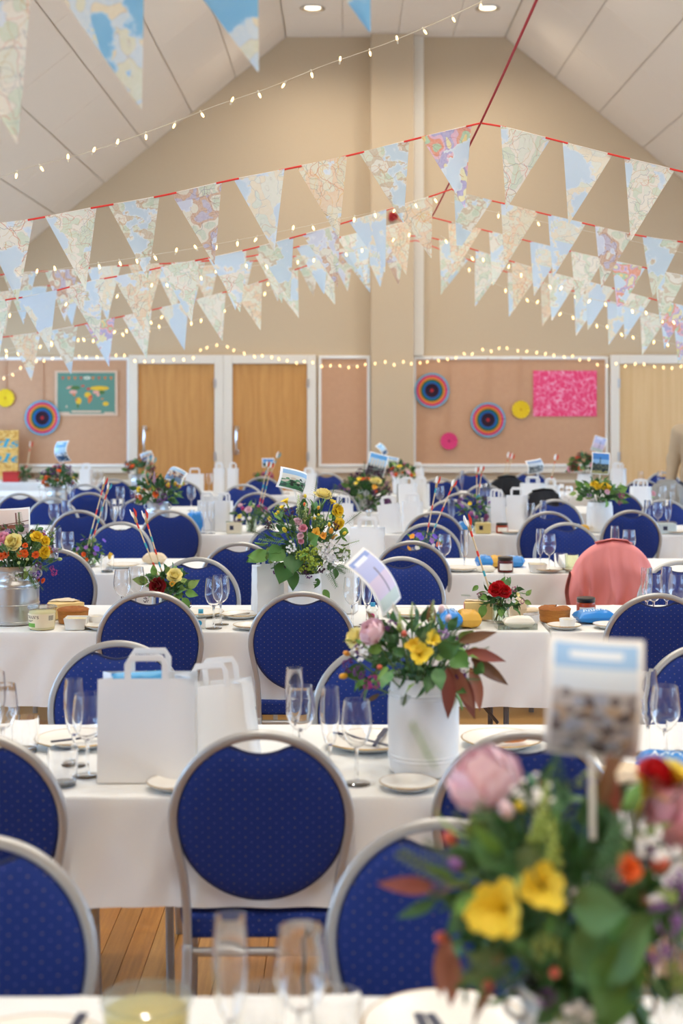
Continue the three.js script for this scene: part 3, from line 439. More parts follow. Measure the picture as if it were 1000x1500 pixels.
for (const a of [
  ['flute', 337, 1.95, R0], ['wine', 441, 1.95, R0], ['tumbler', 380, 2.02, R0], ['tumbler', 492, 2.0, 'between the tub of spread and the gold rimmed plate'], ['flute', 985, 1.86, 'behind the pink peony bouquet'],
  ['wine', 4, 3.62, 'at the end of the sixth row, left of the tumbler'], ['flute', -6, 3.7, 'at the end of the sixth row'], ['tumbler', 37, 3.75, 'beside the dirty plate on the sixth row'], ['tumbler', 92, 3.42, R1a], ['flute', 108, 3.6, R1a], ['wine', 128, 3.5, R1a],
  ['flute', 431, 3.75, 'next to the small paper bag on the sixth row'], ['wine', 440, 3.6, 'next to the small paper bag on the sixth row'], ['flute', 483, 3.5, R1b], ['wine', 522, 3.43, R1b], ['flute', 949, 3.72, R1c], ['wine', 974, 3.6, R1c], ['tumbler', 996, 3.7, R1c],
  ['wine', 313, 5.76, 'beside the little blue capped bottle'], ['wine', 323, 5.86, 'beside the little blue capped bottle'], ['wine', 179, 6.05, 'beside the dark red rose posy'], ['wine', 199, 6.15, 'beside the dark red rose posy'], ['wine', 516, 5.8, 'beside the tiny pink labelled bottle'], ['flute', 537, 5.86, 'beside the tiny pink labelled bottle'], ['flute', 553, 5.96, 'beside the tiny pink labelled bottle'], ['flute', 947, 5.98, 'behind the chair by the blue crisp packet'], ['wine', 957, 5.9, 'behind the chair by the blue crisp packet'], ['flute', 976, 6.0, 'behind the chair by the blue crisp packet'], ['wine', 992, 5.9, 'behind the chair by the blue crisp packet'],
  ['flute', 84, 7.85, 'beside the posy with two leaning arrows'], ['wine', 99, 7.8, 'beside the posy with two leaning arrows'], ['tumbler', 157, 7.55, 'in front of the posy with two leaning arrows'], ['wine', 651, 7.62, 'beside the viola posy'], ['flute', 680, 7.7, 'beside the gold crisps on the fourth row'], ['flute', 791, 7.78, 'by the square white dish on the fourth row'], ['wine', 804, 7.6, 'by the square white dish on the fourth row'], ['tumbler', 821, 7.75, 'by the square white dish on the fourth row'], ['flute', 900, 7.95, 'behind the pink coat'], ['wine', 921, 7.9, 'behind the pink coat'],
  ['wine', 79, 9.85, 'on the third row, near the tin pot of orange flowers'], ['wine', 97, 10.2, 'on the third row, near the tin pot of orange flowers'], ['flute', 152, 9.95, 'on the third row, near the tin pot of orange flowers'], ['flute', 166, 10.08, 'on the third row, near the tin pot of orange flowers'], ['flute', 178, 10.1, 'on the third row, near the tin pot of orange flowers'], ['flute', 298, 9.85, 'in front of the paper bags on the third row'], ['flute', 309, 9.85, 'in front of the paper bags on the third row'],
  ['flute', 661, 10.1, 'near the purple posy on the third row'], ['wine', 776, 9.95, 'near the white churn of yellow flowers'], ['flute', 795, 9.95, 'near the white churn of yellow flowers'], ['flute', 948, 10.0, 'by the plastic tub on the third row'], ['wine', 963, 10.0, 'by the plastic tub on the third row'], ['flute', 978, 10.0, 'by the plastic tub on the third row'],
  ['wine', 176, 11.8, 'beyond the violet posy arrows, second row'], ['wine', 197, 11.9, 'beyond the tin pot of orange flowers, second row'], ['wine', 280, 11.85, 'beyond the crumpled blue bag, second row'], ['wine', 644, 11.9, 'beyond the viola posy arrows, second row'], ['flute', 705, 11.9, 'beyond the purple posy, second row'], ['flute', 715, 12.0, 'beyond the purple posy, second row'], ['wine', 833, 11.9, 'beside the purple tied bag, second row'], ['flute', 822, 11.9, 'beside the purple tied bag, second row'], ['wine', 970, 11.9, 'before the grey coat, second row'], ['flute', 985, 11.9, 'before the grey coat, second row'], ['flute', 62, 11.9, 'beside the ocean postcard pot, toward the sign'], ['flute', 105, 11.9, 'beside the ocean postcard pot, away from the sign'],
  ['flute', 139, 14.0, 'below the map poster, first row'], ['flute', 148, 14.0, 'below the map poster, first row'], ['wine', 306, 14.0, 'between the two oak doors, first row'], ['wine', 420, 14.0, 'before the second oak door, first row'], ['flute', 412, 14.1, 'before the second oak door, first row'], ['flute', 462, 14.1, 'below the narrow noticeboard, first row'], ['flute', 676, 14.1, 'below the small pink fan, first row'], ['flute', 938, 14.0, 'before the pale door, nearer the noticeboard'], ['flute', 966, 14.0, 'before the pale door, beside the chair there'],
]) glass(...a);
glass('tumbler', 837, 7.68, 'with yellow green tint beside the pink coat', phys(0xf2f5dc, 0.02, { transmission: 1, thickness: 0.002, ior: 1.5 }));

// ---------------------------------------------------------------- plates and cutlery
const plateGeo = lathe([[0, 0.002], [0.06, 0.0], [0.064, 0.003], [0.092, 0.015], [0.096, 0.018], [0.094, 0.0195], [0.064, 0.007], [0, 0.006]], 48), rimGeo = lathe([[0.0935, 0.0188], [0.096, 0.0172], [0.0972, 0.0185], [0.0955, 0.0202], [0.0935, 0.0188]], 48);
const plates = {};
function plate(px, d, r, where, dy = 0) {
  const t = thing('plate', 'white china plate with thin gold rim ' + where, 'plate', on(px, d, TY + dy), 0, 'gold rimmed plates'); t.scale.set(r / 0.097, 0.6 + 0.4 * r / 0.097, r / 0.097);
  mesh('dish', plateGeo, M.china, t); mesh('gold_rim', rimGeo, M.gold, t); return t;
}
for (const a of [
  [655, 2.065, 0.125, 'in front of the pink peony bouquet'], [40, 1.98, 0.12, 'beside the tub of yellow spread'], [112, 3.82, 0.11, 'with food scraps beside the big white bag'], [258, 3.385, 0.07, 'in front of the two white paper bags'], [540, 3.8, 0.12, 'with dark cutlery beside the barrel vase'], [598, 3.37, 0.07, 'in front of the white barrel vase'], [735, 3.82, 0.11, 'with orange scraps beyond the peony bouquet'],
  [352, 6.05, 0.085, 'with a knife across, near the tall mixed bouquet'], [368, 5.74, 0.075, 'near the edge by the tall mixed bouquet'], [294, 6.1, 0.1, 'behind the little blue capped bottle'], [598, 6.1, 0.11, 'behind the barrel vase bouquet'], [148, 5.76, 0.07, 'beside the white paper cup'], [826, 5.76, 0.07, 'in front of the cut pork pie'], [893, 5.78, 0.07, 'beside the blue crisp packet on the fifth row'],
  [180, 7.85, 0.09, 'behind the tumbler on the fourth row'], [802, 7.55, 0.08, 'with a fork by the square white dish'], [676, 7.7, 0.09, 'under the flute by the gold crisps'], [845, 7.6, 0.07, 'beside the pink coat'], [748, 9.84, 0.08, 'in front of the large paper bag'], [990, 9.85, 0.08, 'beside the plastic tub on the third row'],
]) plate(...a);
const knifeGeo = mg([sweep([V(-0.1, 0, 0), V(-0.02, 0, 0), V(0, 0, 0)], oval(0.011, 0.005, 8), V(0, 1, 0)), sweep([V(0, 0, 0), V(0.05, 0, 0.002), V(0.1, 0, 0.004)], oval(0.016, 0.0022, 8), V(0, 1, 0))]);
const navy = std(0x1d2340, 0.4);
function knife(px, d, turn, label, mat = M.cutlery, dy = 0.012) { const m = mesh('table_knife', knifeGeo, mat); m.position.copy(on(px, d, TY + dy)); m.rotation.y = turn; return tag(m, label, 'knife'); }
knife(340, 6.03, 0.9, 'steel table knife resting across the gold rimmed plate'); knife(806, 7.56, -0.3, 'steel table knife on the plate near the square dish'); knife(128, 3.82, 0.5, 'dark table knife on the dirty plate beside the paper bag', navy, 0.02); knife(533, 3.8, -0.8, 'dark handled knife on the plate beside the barrel vase', navy, 0.02); knife(556, 3.82, 1.4, 'second dark handled knife on the plate beside the barrel vase', navy, 0.022);
knife(632, 2.0, 1.75, 'dark handled knife on the plate before the peonies', navy, 0.022); knife(660, 2.0, 1.85, 'second dark handled knife on the plate before the peonies', navy, 0.022); knife(92, 2.0, 1.5, 'dark handled knife across the plate by the spread tub', navy, 0.022);

// ---------------------------------------------------------------- paper bags
const bagHandle = (w, z) => sweep([V(-w, -0.05, z), V(-w, 0.035, z), V(-w + 0.008, 0.05, z), V(w - 0.008, 0.05, z), V(w, 0.035, z), V(w, -0.05, z)], oval(0.016, 0.0015, 8, 0.4), V(0, 0, 1));
function bag(px, d, w, h, dep, turn, where, tilt = 0, group) {
  const t = thing('paper_bag', 'white paper carrier bag ' + where, 'paper bag', on(px, d), turn, 'white paper carrier bags'); t.rotation.z = tilt;
  const a = w / 2, b = dep / 2, per = [[-a, b], [-a / 3, b], [a / 3, b], [a, b], [a, 0], [a, -b], [a / 3, -b], [-a / 3, -b], [-a, -b], [-a, 0], [-a, b]], s = px + d * 7;
  const wall = grid(10, 10, (u, v) => { const [x, z] = per[Math.round(u * 10)], pinch = Math.abs(x) > a - 1e-4 && Math.abs(z) < 1e-4 ? 1 - 0.45 * v ** 1.2 : 1, wr = 0.004 * (fbm(u * 7 + s, v * 5, 3, 2) - 0.5) * Math.min(1, 4 * v); return [x * pinch + wr, h * v + (v > 0.95 ? 0.003 * (fbm(u * 9, s, 4, 2) - 0.5) : 0), z * (1 - 0.18 * v) + wr * 1.5]; });
  mesh('bag_body', mg([wall.toNonIndexed(), bx(w - 0.002, 0.002, dep - 0.002, 0, 0.001, 0)]), M.paper, t);
  for (const z of [b * 0.8, -b * 0.8]) mesh('bag_handle', bagHandle(Math.min(0.045, w * 0.26), z).translate(0, h, 0), M.paper, t);
  return t;
}
for (const a of [
  [217, 3.5, 0.235, 0.25, 0.12, 0.04, 'with a blue packet inside beside the wine glasses'], [330, 3.66, 0.165, 0.2, 0.1, -0.25, 'leaning beside the bigger bag on the sixth row', 0.12],
  [392, 6.12, 0.12, 0.215, 0.1, 0.35, 'standing left of the tall mixed bouquet'], [497, 6.22, 0.15, 0.2, 0.1, -0.2, 'standing right of the tall mixed bouquet'], [538, 7.9, 0.19, 0.216, 0.1, -0.1, 'with two handles up behind the dusk postcard'],
  [303, 10.1, 0.13, 0.21, 0.09, 0.2, 'behind the flutes on the third row'], [328, 10.05, 0.11, 0.21, 0.09, -0.2, 'next to the cardboard carton on the third row'], [574, 9.9, 0.15, 0.2, 0.09, -0.15, 'leaning below the purple and yellow bouquet', 0.14], [604, 10.0, 0.14, 0.21, 0.09, 0.1, 'beside the leaning bag on the third row'],
  [727, 10.0, 0.11, 0.24, 0.09, 0.2, 'narrow and upright beside the purple posy'], [757, 10.02, 0.15, 0.25, 0.1, -0.1, 'large and plain behind the jam jar'], [503, 9.95, 0.12, 0.2, 0.09, 0.3, 'half hidden behind the tall mixed bouquet'],
  [596, 11.9, 0.16, 0.22, 0.1, 0.1, 'below the orange and pink bouquet'], [616, 12.1, 0.14, 0.21, 0.1, -0.2, 'next to another under the white pillar'], [780, 12.0, 0.2, 0.22, 0.1, 0.1, 'below the grey postcard on the second row'], [806, 12.1, 0.14, 0.2, 0.1, -0.3, 'with a purple tie beneath the single arrow'], [938, 11.9, 0.16, 0.2, 0.1, 0.2, 'with a green tag near the grey coat'],
  [126, 14.0, 0.12, 0.24, 0.09, 0, 'beside the flutes below the map poster'], [285, 13.9, 0.18, 0.2, 0.1, 0.1, 'in front of the oak door on the first row'], [321, 14.0, 0.11, 0.25, 0.09, 0, 'between the two oak doors'], [341, 14.0, 0.11, 0.25, 0.09, 0.1, 'below the second oak door handle'], [452, 13.95, 0.14, 0.2, 0.09, 0.2, 'beside the hills postcard on the first row'], [612, 14.0, 0.12, 0.25, 0.09, 0, 'beside the orange and pink bouquet by the pillar'], [905, 13.95, 0.14, 0.25, 0.1, 0.1, 'beside the dark red bouquet by the pale door'],
]) bag(...a);
{ const t = thing('snack_packet', 'bright blue packet poking out of the big paper bag', 'packet', on(203, 3.5, TY + 0.215), 0.3); mesh('wrapper', pillow(0.13, 0.085, 0.03, 5), std(0x5aaee0, 0.35), t).rotation.x = Math.PI / 2; }
function pillow(w, l, h, s) { const f = (q) => grid(18, 14, (u, v) => { const x = 2 * u - 1, z = 2 * v - 1, e = Math.max(0, (1 - x ** 4) * (1 - z ** 4)) ** 0.55; return [x * w / 2 * (1 - 0.03 * Math.cos(z * 3)), q * h / 2 * e * (1 + 0.5 * (fbm(u * 6 + s, v * 6, s, 3) - 0.5)) , z * l / 2]; }); return mg([f(1), f(-1)]); }

// ---------------------------------------------------------------- churns, pots and vases
const lug = (x, y) => new THREE.TorusGeometry(0.018, 0.004, 8, 16).translate(x, y, 0);
function churn(name, label, px, d, r, h, mat, style) {
  const t = thing(name, label, 'vase', on(px, d));
  if (style === 'barrel') {
    mesh('body', lathe([[0, 0], [r * 0.86, 0], [r * 0.93, 0.006], [r * 0.97, h * 0.12], [r, h * 0.45], [r * 0.99, h * 0.74], [r * 0.94, h * 0.88], [r * 0.9, h], [r * 0.87, h], [r * 0.9, h * 0.88], [r * 0.94, h * 0.4], [r * 0.84, 0.01], [0, 0.01]], 40), mat, t);
    for (const q of [0.16, 0.2, 0.8, 0.84]) mesh('rib', new THREE.TorusGeometry(r * (q > 0.5 ? 0.965 : 0.975), 0.0028, 6, 40).rotateX(Math.PI / 2).translate(0, h * q, 0), mat, t);
  } else {
    mesh('body', lathe([[0, 0], [r * 0.97, 0], [r, 0.005], [r, h * 0.66], [r * 0.985, h * 0.7], [r * 0.93, h * 0.74], [r * 0.9, h * 0.78], [r * 0.9, h * 0.94], [r * 0.95, h], [r * 0.93, h], [r * 0.88, h * 0.93], [r * 0.88, h * 0.78], [r * 0.97, h * 0.6], [r * 0.97, 0.01], [0, 0.01]], 40), mat, t);
    for (const q of [0.05, 0.34, 0.63, 0.9]) mesh('band', new THREE.TorusGeometry(r * (q > 0.8 ? 0.91 : 1.0), 0.003, 6, 40).rotateX(Math.PI / 2).translate(0, h * q, 0), mat, t);
    for (const s of [-1, 1]) mesh('lug', lug(s * r * 0.93, h * 0.86), mat, t);
  }
  mesh('soil', lathe([[0, h * 0.9], [r * 0.86, h * 0.9], [r * 0.86, h * 0.895], [0, h * 0.895]], 20), M.dark, t);
}
churn('barrel_vase', 'large white barrel vase holding the pink and yellow bouquet', 620, 3.55, 0.089, 0.24, M.enamel, 'barrel');
churn('milk_churn', 'shiny tin milk churn holding orange and yellow flowers', 21, 5.92, 0.102, 0.24, M.tin, 'churn');
churn('barrel_vase', 'white enamel pot under the tall mixed bouquet', 446, 6.05, 0.072, 0.19, M.enamel, 'barrel');
churn('tin_pot', 'tin pot of orange and purple flowers on the third row', 231, 10.05, 0.082, 0.2, M.tin, 'churn');
churn('barrel_vase', 'white churn holding yellow flowers on the third row', 878, 9.98, 0.092, 0.21, M.enamel, 'barrel');
churn('tin_pot', 'tin pot of dark orange flowers below the ocean postcard', 84, 12.0, 0.085, 0.19, M.tin, 'churn');
churn('tin_pot', 'tin pot of flowers before the first oak door', 203, 14.0, 0.075, 0.19, M.tin, 'churn');
churn('barrel_vase', 'white pot under the dense purple and yellow bouquet', 534, 11.95, 0.075, 0.17, M.enamel, 'barrel');
churn('barrel_vase', 'white pot of orange and pink flowers by the pillar', 586, 14.0, 0.075, 0.19, M.enamel, 'barrel');
churn('barrel_vase', 'white pot of dark red flowers by the pale door', 856, 14.1, 0.075, 0.19, M.enamel, 'barrel');
churn('tin_pot', 'silver pot holding the pink peony bouquet', 850, 1.78, 0.082, 0.2, M.tin, 'churn');
const vaseGeo = lathe(shell([[0, 0.003], [0.034, 0.003], [0.037, 0.01], [0.037, 0.095]], 0.0018), 28);
const waterGeo = lathe([[0, 0.006], [0.034, 0.006], [0.0345, 0.07], [0, 0.07]], 24), water = phys(0xe4eee6, 0.02, { transmission: 1, thickness: 0, ior: 1.33 });
function jarVase(px, d, label, y = TY) { const t = thing('glass_vase', label, 'vase', on(px, d, y)); mesh('jar', vaseGeo, M.glass, t); mesh('water', waterGeo, water, t); const st = []; for (let k = 0; k < 9; k++) { const a = rr(0, 6.28), b = a + 2.6; st.push(rod(V(0.025 * Math.cos(a), 0.01, 0.025 * Math.sin(a)), V(0.022 * Math.cos(b), 0.12, 0.022 * Math.sin(b)), 0.0018, 5)); } mesh('stems', mg(st), M.stem, t); }
jarVase(733, 5.9, 'glass jar vase of the bright red flower posy'); jarVase(245, 6.2, 'glass jar vase of the dark red rose posy'); jarVase(131, 7.92, 'glass jar vase of the violet posy with arrows'); jarVase(612, 8.0, 'glass jar vase of the viola posy'); jarVase(368, 9.95, 'glass jar vase of the magenta posy'); jarVase(700, 10.0, 'glass jar vase of the purple posy'); jarVase(36, 15.45, 'glass jar vase beside the red box on the side table', 0.787);

// ---------------------------------------------------------------- food
const F_ = { crust: std(0xffffff, 0.75, { map: crustTex }), crustDark: std(0xe0d0c0, 0.8, { map: crustTex }), cheese: std(0xe8c987, 0.6), rind: std(0xd77a72, 0.6), rindPaper: std(0xdcc7a8, 0.8), cream: std(0xeadba8, 0.55), jam: std(0x5a1410, 0.25), relish: std(0xb23c10, 0.3), label: std(0xf0ebe0, 0.7), lidBlack: std(0x2a2420, 0.35), blue: std(0x2a86d2, 0.32), crisp: std(0xd9a63a, 0.45), carton: std(0xd8cdb2, 0.7), greenSticker: std(0x6faa3a, 0.6), brie: std(0xf1ead8, 0.7), kraft: std(0xc9a878, 0.8), foil: std(0xe8e8e6, 0.35) };
function pie(px, d, r, h, label, cut) {
  const t = thing('pork_pie', label, 'pie', on(px, d), cut ? 0.4 : 0), L = cut ? Math.PI * 1.72 : Math.PI * 2, n = 48;
  const body = grid(n, 8, (u, v) => { const a = u * L, q = v < 0.1 ? 0.9 : 0.93 + 0.07 * v, fl = 1 + 0.012 * Math.sin(a * 26) * v; return [r * q * fl * Math.cos(a), h * 0.86 * v, r * q * fl * Math.sin(a)]; });
  mesh('crust', body, F_.crust, t);
  mesh('crust_lid', grid(n, 6, (u, v) => { const a = u * L, q = r * 1.04 * v; return [q * Math.cos(a), h * (0.9 + 0.1 * Math.sin(Math.PI * v) + 0.02 * Math.sin(a * 13) * (v > 0.8)) - (v > 0.99 ? 0.004 : 0) + 0.003 * fbm(u * 20, v * 6, 3, 2), q * Math.sin(a)]; }), F_.crustDark, t);
  if (cut) for (const a of [0, L]) mesh('filling', grid(4, 4, (u, v) => [r * 0.97 * u * Math.cos(a), h * 0.9 * v, r * 0.97 * u * Math.sin(a)]), std(0xc98f74, 0.6), t);
}
pie(107, 5.92, 0.064, 0.062, 'whole pork pie with golden crust beside the deli tub'); pie(812, 5.95, 0.066, 0.062, 'cut pork pie beside the jar with black lid', true);
function wedge(name, label, px, d, R, h, turn, ang = 1.1) {
  const s = new THREE.Shape(); s.moveTo(0, 0); s.lineTo(R, 0); for (let k = 1; k <= 12; k++) s.lineTo(R * Math.cos(ang * k / 12), R * Math.sin(ang * k / 12)); s.closePath();
  const t = thing(name, label, 'cheese', on(px, d), turn); mesh('cheese_body', new THREE.ExtrudeGeometry(s, { depth: h, bevelEnabled: true, bevelSize: 0.002, bevelThickness: 0.002, bevelSegments: 2 }).rotateX(-Math.PI / 2).translate(0, 0.003, 0), F_.cheese, t);
  mesh('rind', grid(14, 3, (u, v) => { const a = ang * u; return [(R + 0.0035) * Math.cos(a), h * v + 0.003, -(R + 0.0035) * Math.sin(a)]; }), F_.rind, t);
  mesh('wax_paper', grid(10, 8, (u, v) => { const a = ang * u * 0.6; return [R * (0.25 + 0.76 * v) * Math.cos(a), h + 0.007 + 0.004 * fbm(u * 6, v * 6, 8, 2), -R * (0.25 + 0.76 * v) * Math.sin(a)]; }), F_.rindPaper, t); return t;
}
wedge('cheese_wedge', 'large cheese wedge with red rind behind the whole pork pie', 95, 6.05, 0.15, 0.06, 2.2, 1.5).position.x += 0.08;
wedge('cheese_wedge', 'cheese wedge with red rind behind the bright red posy', 722, 5.98, 0.12, 0.07, 2.5, 0.8);
function dish(px, d, w, h, label) { const t = thing('square_dish', label, 'dish', on(px, d)); mesh('dish_body', new THREE.CylinderGeometry(w * 0.72, w * 0.6, h, 4, 1, true).rotateY(Math.PI / 4).translate(0, h / 2, 0), M.china, t); mesh('dip', bx(w * 0.9, 0.004, w * 0.9, 0, h * 0.8, 0), F_.cream, t); mesh('dish_base', bx(w * 0.84, 0.003, w * 0.84, 0, 0.0015, 0), M.china, t); }
dish(112, 5.73, 0.088, 0.046, 'square white dish of butter in front of the whole pork pie'); dish(787, 7.62, 0.09, 0.045, 'square white dish beside the dark jar on the fourth row');
function cup(px, d, label, fill) { const t = thing('paper_cup', label, 'paper cup', on(px, d)), n = 40; mesh('fluted_wall', grid(n, 2, (u, v) => { const a = 2 * Math.PI * u, r = (0.026 + 0.007 * v) * (1 + 0.035 * (Math.round(u * n) % 2)); return [r * Math.cos(a), 0.04 * v, r * Math.sin(a)]; }), M.paper, t); mesh('filling', lathe([[0, 0.032], [0.03, 0.032], [0.03, 0.03], [0, 0.03]], 20), fill, t); }
cup(141, 5.84, 'white fluted paper cup beside the whole pork pie', F_.cream); cup(778, 5.88, 'white fluted paper cup of dark jam beside the cut pie', F_.jam); cup(831, 5.76, 'white fluted paper cup in front of the cut pie', F_.cream);
function jar(px, d, r, h, label, fill) { const t = thing('preserve_jar', label, 'jar', on(px, d)); mesh('jar_body', lathe([[0, 0], [r * 0.95, 0], [r, 0.004], [r, h * 0.7], [r * 0.9, h * 0.78], [r * 0.88, h * 0.8], [0, h * 0.8]], 32), fill, t); mesh('lid', lathe([[0, h], [r * 0.93, h], [r * 0.97, h - 0.003], [r * 0.97, h * 0.79], [0, h * 0.79]], 32), F_.lidBlack, t); mesh('paper_label', grid(16, 1, (u, v) => { const a = -0.9 + 1.8 * u; return [(r + 0.0008) * Math.sin(a), h * (0.16 + 0.42 * v), (r + 0.0008) * Math.cos(a)]; }), F_.label, t); }
jar(858, 6.02, 0.04, 0.09, 'jar of orange relish with black lid behind the blue packet', F_.relish); jar(740, 7.55, 0.042, 0.082, 'dark chutney jar with white label beside the gold crisps', F_.jam); jar(735, 9.88, 0.042, 0.07, 'small jar beside the yellow tub on the third row', F_.relish);
function tub(px, d, r, h, label, text, fill) {
  const t = thing('deli_tub', label, 'tub', on(px, d)); mesh('tub_body', lathe([[0, 0], [r * 0.86, 0], [r * 0.88, 0.003], [r * 0.97, h * 0.8], [0, h * 0.8]], 36), fill, t); mesh('clear_wall', lathe([[r * 0.9, 0.004], [r, h], [r * 1.05, h], [r * 1.05, h - 0.004], [r * 1.01, h - 0.004]], 36), M.clear, t); mesh('clear_lid', lathe([[0, h - 0.003], [r, h - 0.003], [r * 1.03, h + 0.003], [0, h + 0.001]], 36), M.clear, t);
  if (text) { const tex = canvasTex(256, 96, (c) => { c.fillStyle = '#efe2bf'; c.fillRect(0, 0, 256, 96); c.fillStyle = '#4a2f20'; c.font = 'bold 30px serif'; c.fillText(text, 4, 34); c.fillRect(6, 44, 70, 4); c.fillRect(6, 52, 54, 4); c.fillStyle = '#3a3a3a'; for (let k = 0; k < 9; k++) c.fillRect(196 + 5 * k, 12, 2 + (k % 2), 34); c.fillStyle = '#6faa3a'; c.fillRect(0, 66, 92, 28); });
    mesh('printed_band', grid(20, 1, (u, v) => { const a = -1.25 + 2.5 * u, q = r * (0.9 + 0.08 * (0.12 + 0.62 * v)) + 0.0035; return [q * Math.sin(a), h * (0.12 + 0.62 * v), q * Math.cos(a)]; }, (u, v) => [u, v]), std(0xffffff, 0.5, { map: tex }), t); }
}
tub(62, 5.73, 0.056, 0.088, 'clear deli tub with a printed band beside the tin churn', "TMAN'S", F_.cream); tub(215, 2.0, 0.062, 0.085, 'round clear tub of yellow spread with its lid on', '', std(0xe6cf86, 0.5));
function carton(px, d, w, h, label, mat) { const t = thing('food_box', label, 'food box', on(px, d)); mesh('box_body', rb(w, h, w * 0.7, 0.006, 0, h / 2, 0), mat, t); mesh('box_lid', rb(w * 1.05, 0.012, w * 0.75, 0.004, 0, h + 0.004, 0), M.clear, t); mesh('sticker', bx(w * 0.25, h * 0.4, 0.001, -w * 0.15, h * 0.55, w * 0.351), navy, t); }
carton(343, 9.82, 0.105, 0.075, 'cream food carton with dark sticker in front of the bags', F_.carton); carton(707, 9.82, 0.105, 0.075, 'yellow food tub below the purple posy', std(0xd9c27c, 0.5)); carton(976, 9.83, 0.12, 0.07, 'clear topped food tub behind the coral coat', std(0xc8d4d4, 0.3));
function packet(px, d, w, l, h, turn, label, gold, s = 1) {
  const t = thing('crisp_packet', label, 'crisp packet', on(px, d, TY + h * 0.46), turn);
  const wrap = std(0xffffff, 0.3, { map: canvasTex(128, 96, (c) => { c.fillStyle = '#2b87d4'; c.fillRect(0, 0, 128, 96); c.strokeStyle = '#e8f2fa'; c.lineWidth = 4; for (let k = 0; k < 5; k++) { c.beginPath(); c.moveTo(22 + k * 18, 30); c.lineTo(30 + k * 18, 58); c.lineTo(36 + k * 18, 34); c.stroke(); } }) });
  if (gold) { mesh('wrapper', pillow(w * 0.56, l, h, s).translate(-w * 0.24, 0, 0), wrap, t); mesh('crisps', pillow(w * 0.56, l * 0.94, h * 0.9, s + 3).translate(w * 0.22, 0, 0), F_.crisp, t); } else mesh('wrapper', pillow(w, l, h, s), wrap, t);
}
packet(672, 5.8, 0.17, 0.13, 0.075, 0.1, 'blue and gold crisp packet on the fifth row', true, 2); packet(870, 5.92, 0.16, 0.11, 0.055, 0.15, 'blue crisp packet with white scribble in front of the relish jar', false, 3); packet(718, 7.86, 0.15, 0.12, 0.07, 0.1, 'blue and gold crisp packet behind the chutney jar', true, 4); packet(752, 7.9, 0.12, 0.1, 0.06, -0.2, 'flat blue crisp packet right of the chutney jar', false, 5); packet(990, 3.5, 0.2, 0.12, 0.06, -0.3, 'blue crisp packet on the sixth row beside the wine glasses', false, 6); packet(285, 9.95, 0.11, 0.08, 0.15, 0.4, 'crumpled blue plastic bag beside the tin pot', false, 7); packet(680, 10.0, 0.11, 0.08, 0.07, 0, 'blue packet half hidden under the purple posy', false, 8); packet(850, 9.9, 0.11, 0.08, 0.06, 0.2, 'small blue and gold packet beside the white churn', true, 9);
{ const t = thing('cheese_tray', 'clear tray with a wrapped white cheese roll on the fifth row', 'food tray', on(755, 5.77), 0.05); mesh('tray', mg([bx(0.16, 0.002, 0.1, 0, 0.001, 0), bx(0.16, 0.022, 0.002, 0, 0.012, 0.05), bx(0.16, 0.022, 0.002, 0, 0.012, -0.05), bx(0.002, 0.022, 0.1, 0.08, 0.012, 0), bx(0.002, 0.022, 0.1, -0.08, 0.012, 0)]), M.clear, t); mesh('cheese_roll', pillow(0.125, 0.06, 0.045, 12).translate(0.012, 0.026, 0), F_.brie, t); }
function loaf(px, d, w, l, h, turn, label, mat, s) { const t = mesh('wrapped_roll', pillow(w, l, h, s), mat); t.position.copy(on(px, d, TY + h * 0.46)); t.rotation.y = turn; return tag(t, label, 'bread'); }
loaf(757, 6.05, 0.07, 0.06, 0.085, 0.2, 'speckled wrapped bread standing behind the glass vase', F_.rindPaper, 14); loaf(711, 7.54, 0.1, 0.045, 0.035, 0.1, 'white wrapped roll in front of the gold crisps', F_.brie, 15); loaf(912, 3.42, 0.12, 0.09, 0.05, 0.4, 'beige wrapped roll beside the blue packet on the sixth row', F_.rindPaper, 16); loaf(226, 8.05, 0.13, 0.08, 0.06, 0, 'beige wrapped snack behind the dark red rose posy', F_.rindPaper, 17); loaf(774, 6.2, 0.1, 0.05, 0.02, 0.3, 'folded cream wrapper behind the jam cup', F_.rindPaper, 18); loaf(750, 3.79, 0.08, 0.035, 0.022, 0.3, 'orange biscuit on the plate beyond the peonies', std(0xc9772a, 0.7), 19).position.y += 0.016;
function mini(px, d, label, capC, bandC) { const t = thing('mini_bottle', label, 'bottle', on(px, d)); mesh('bottle_body', lathe([[0, 0], [0.019, 0], [0.02, 0.003], [0.02, 0.05], [0.012, 0.06], [0.009, 0.064], [0, 0.064]], 24), M.clear, t); mesh('cap', lathe([[0, 0.078], [0.01, 0.078], [0.0105, 0.062], [0, 0.062]], 20), std(capC, 0.4), t); mesh('label_band', grid(14, 1, (u, v) => { const a = -1.3 + 2.6 * u; return [0.0206 * Math.sin(a), 0.008 + 0.034 * v, 0.0206 * Math.cos(a)]; }), F_.label, t); mesh('label_spot', new THREE.CircleGeometry(0.011, 20).translate(-0.004, 0.025, 0.0212), std(bandC, 0.5), t); }
mini(294, 5.76, 'tiny clear bottle with pale blue cap and blue spot', 0x4fb4d0, 0x2a9cc4); mini(546, 5.95, 'tiny bottle with blue cap and pink label by the flutes', 0x3fa0c8, 0xd83f86);
{ const t = thing('water_bottle', 'clear glass bottle beneath the purple and yellow bouquet', 'bottle', on(540, 8.1)); mesh('bottle_body', lathe([[0, 0], [0.034, 0], [0.036, 0.006], [0.036, 0.17], [0.02, 0.22], [0.0135, 0.25], [0.0135, 0.285], [0, 0.285]], 28), M.clear, t); mesh('cap', lathe([[0, 0.3], [0.0145, 0.3], [0.015, 0.28], [0, 0.28]], 20), M.steel, t); }
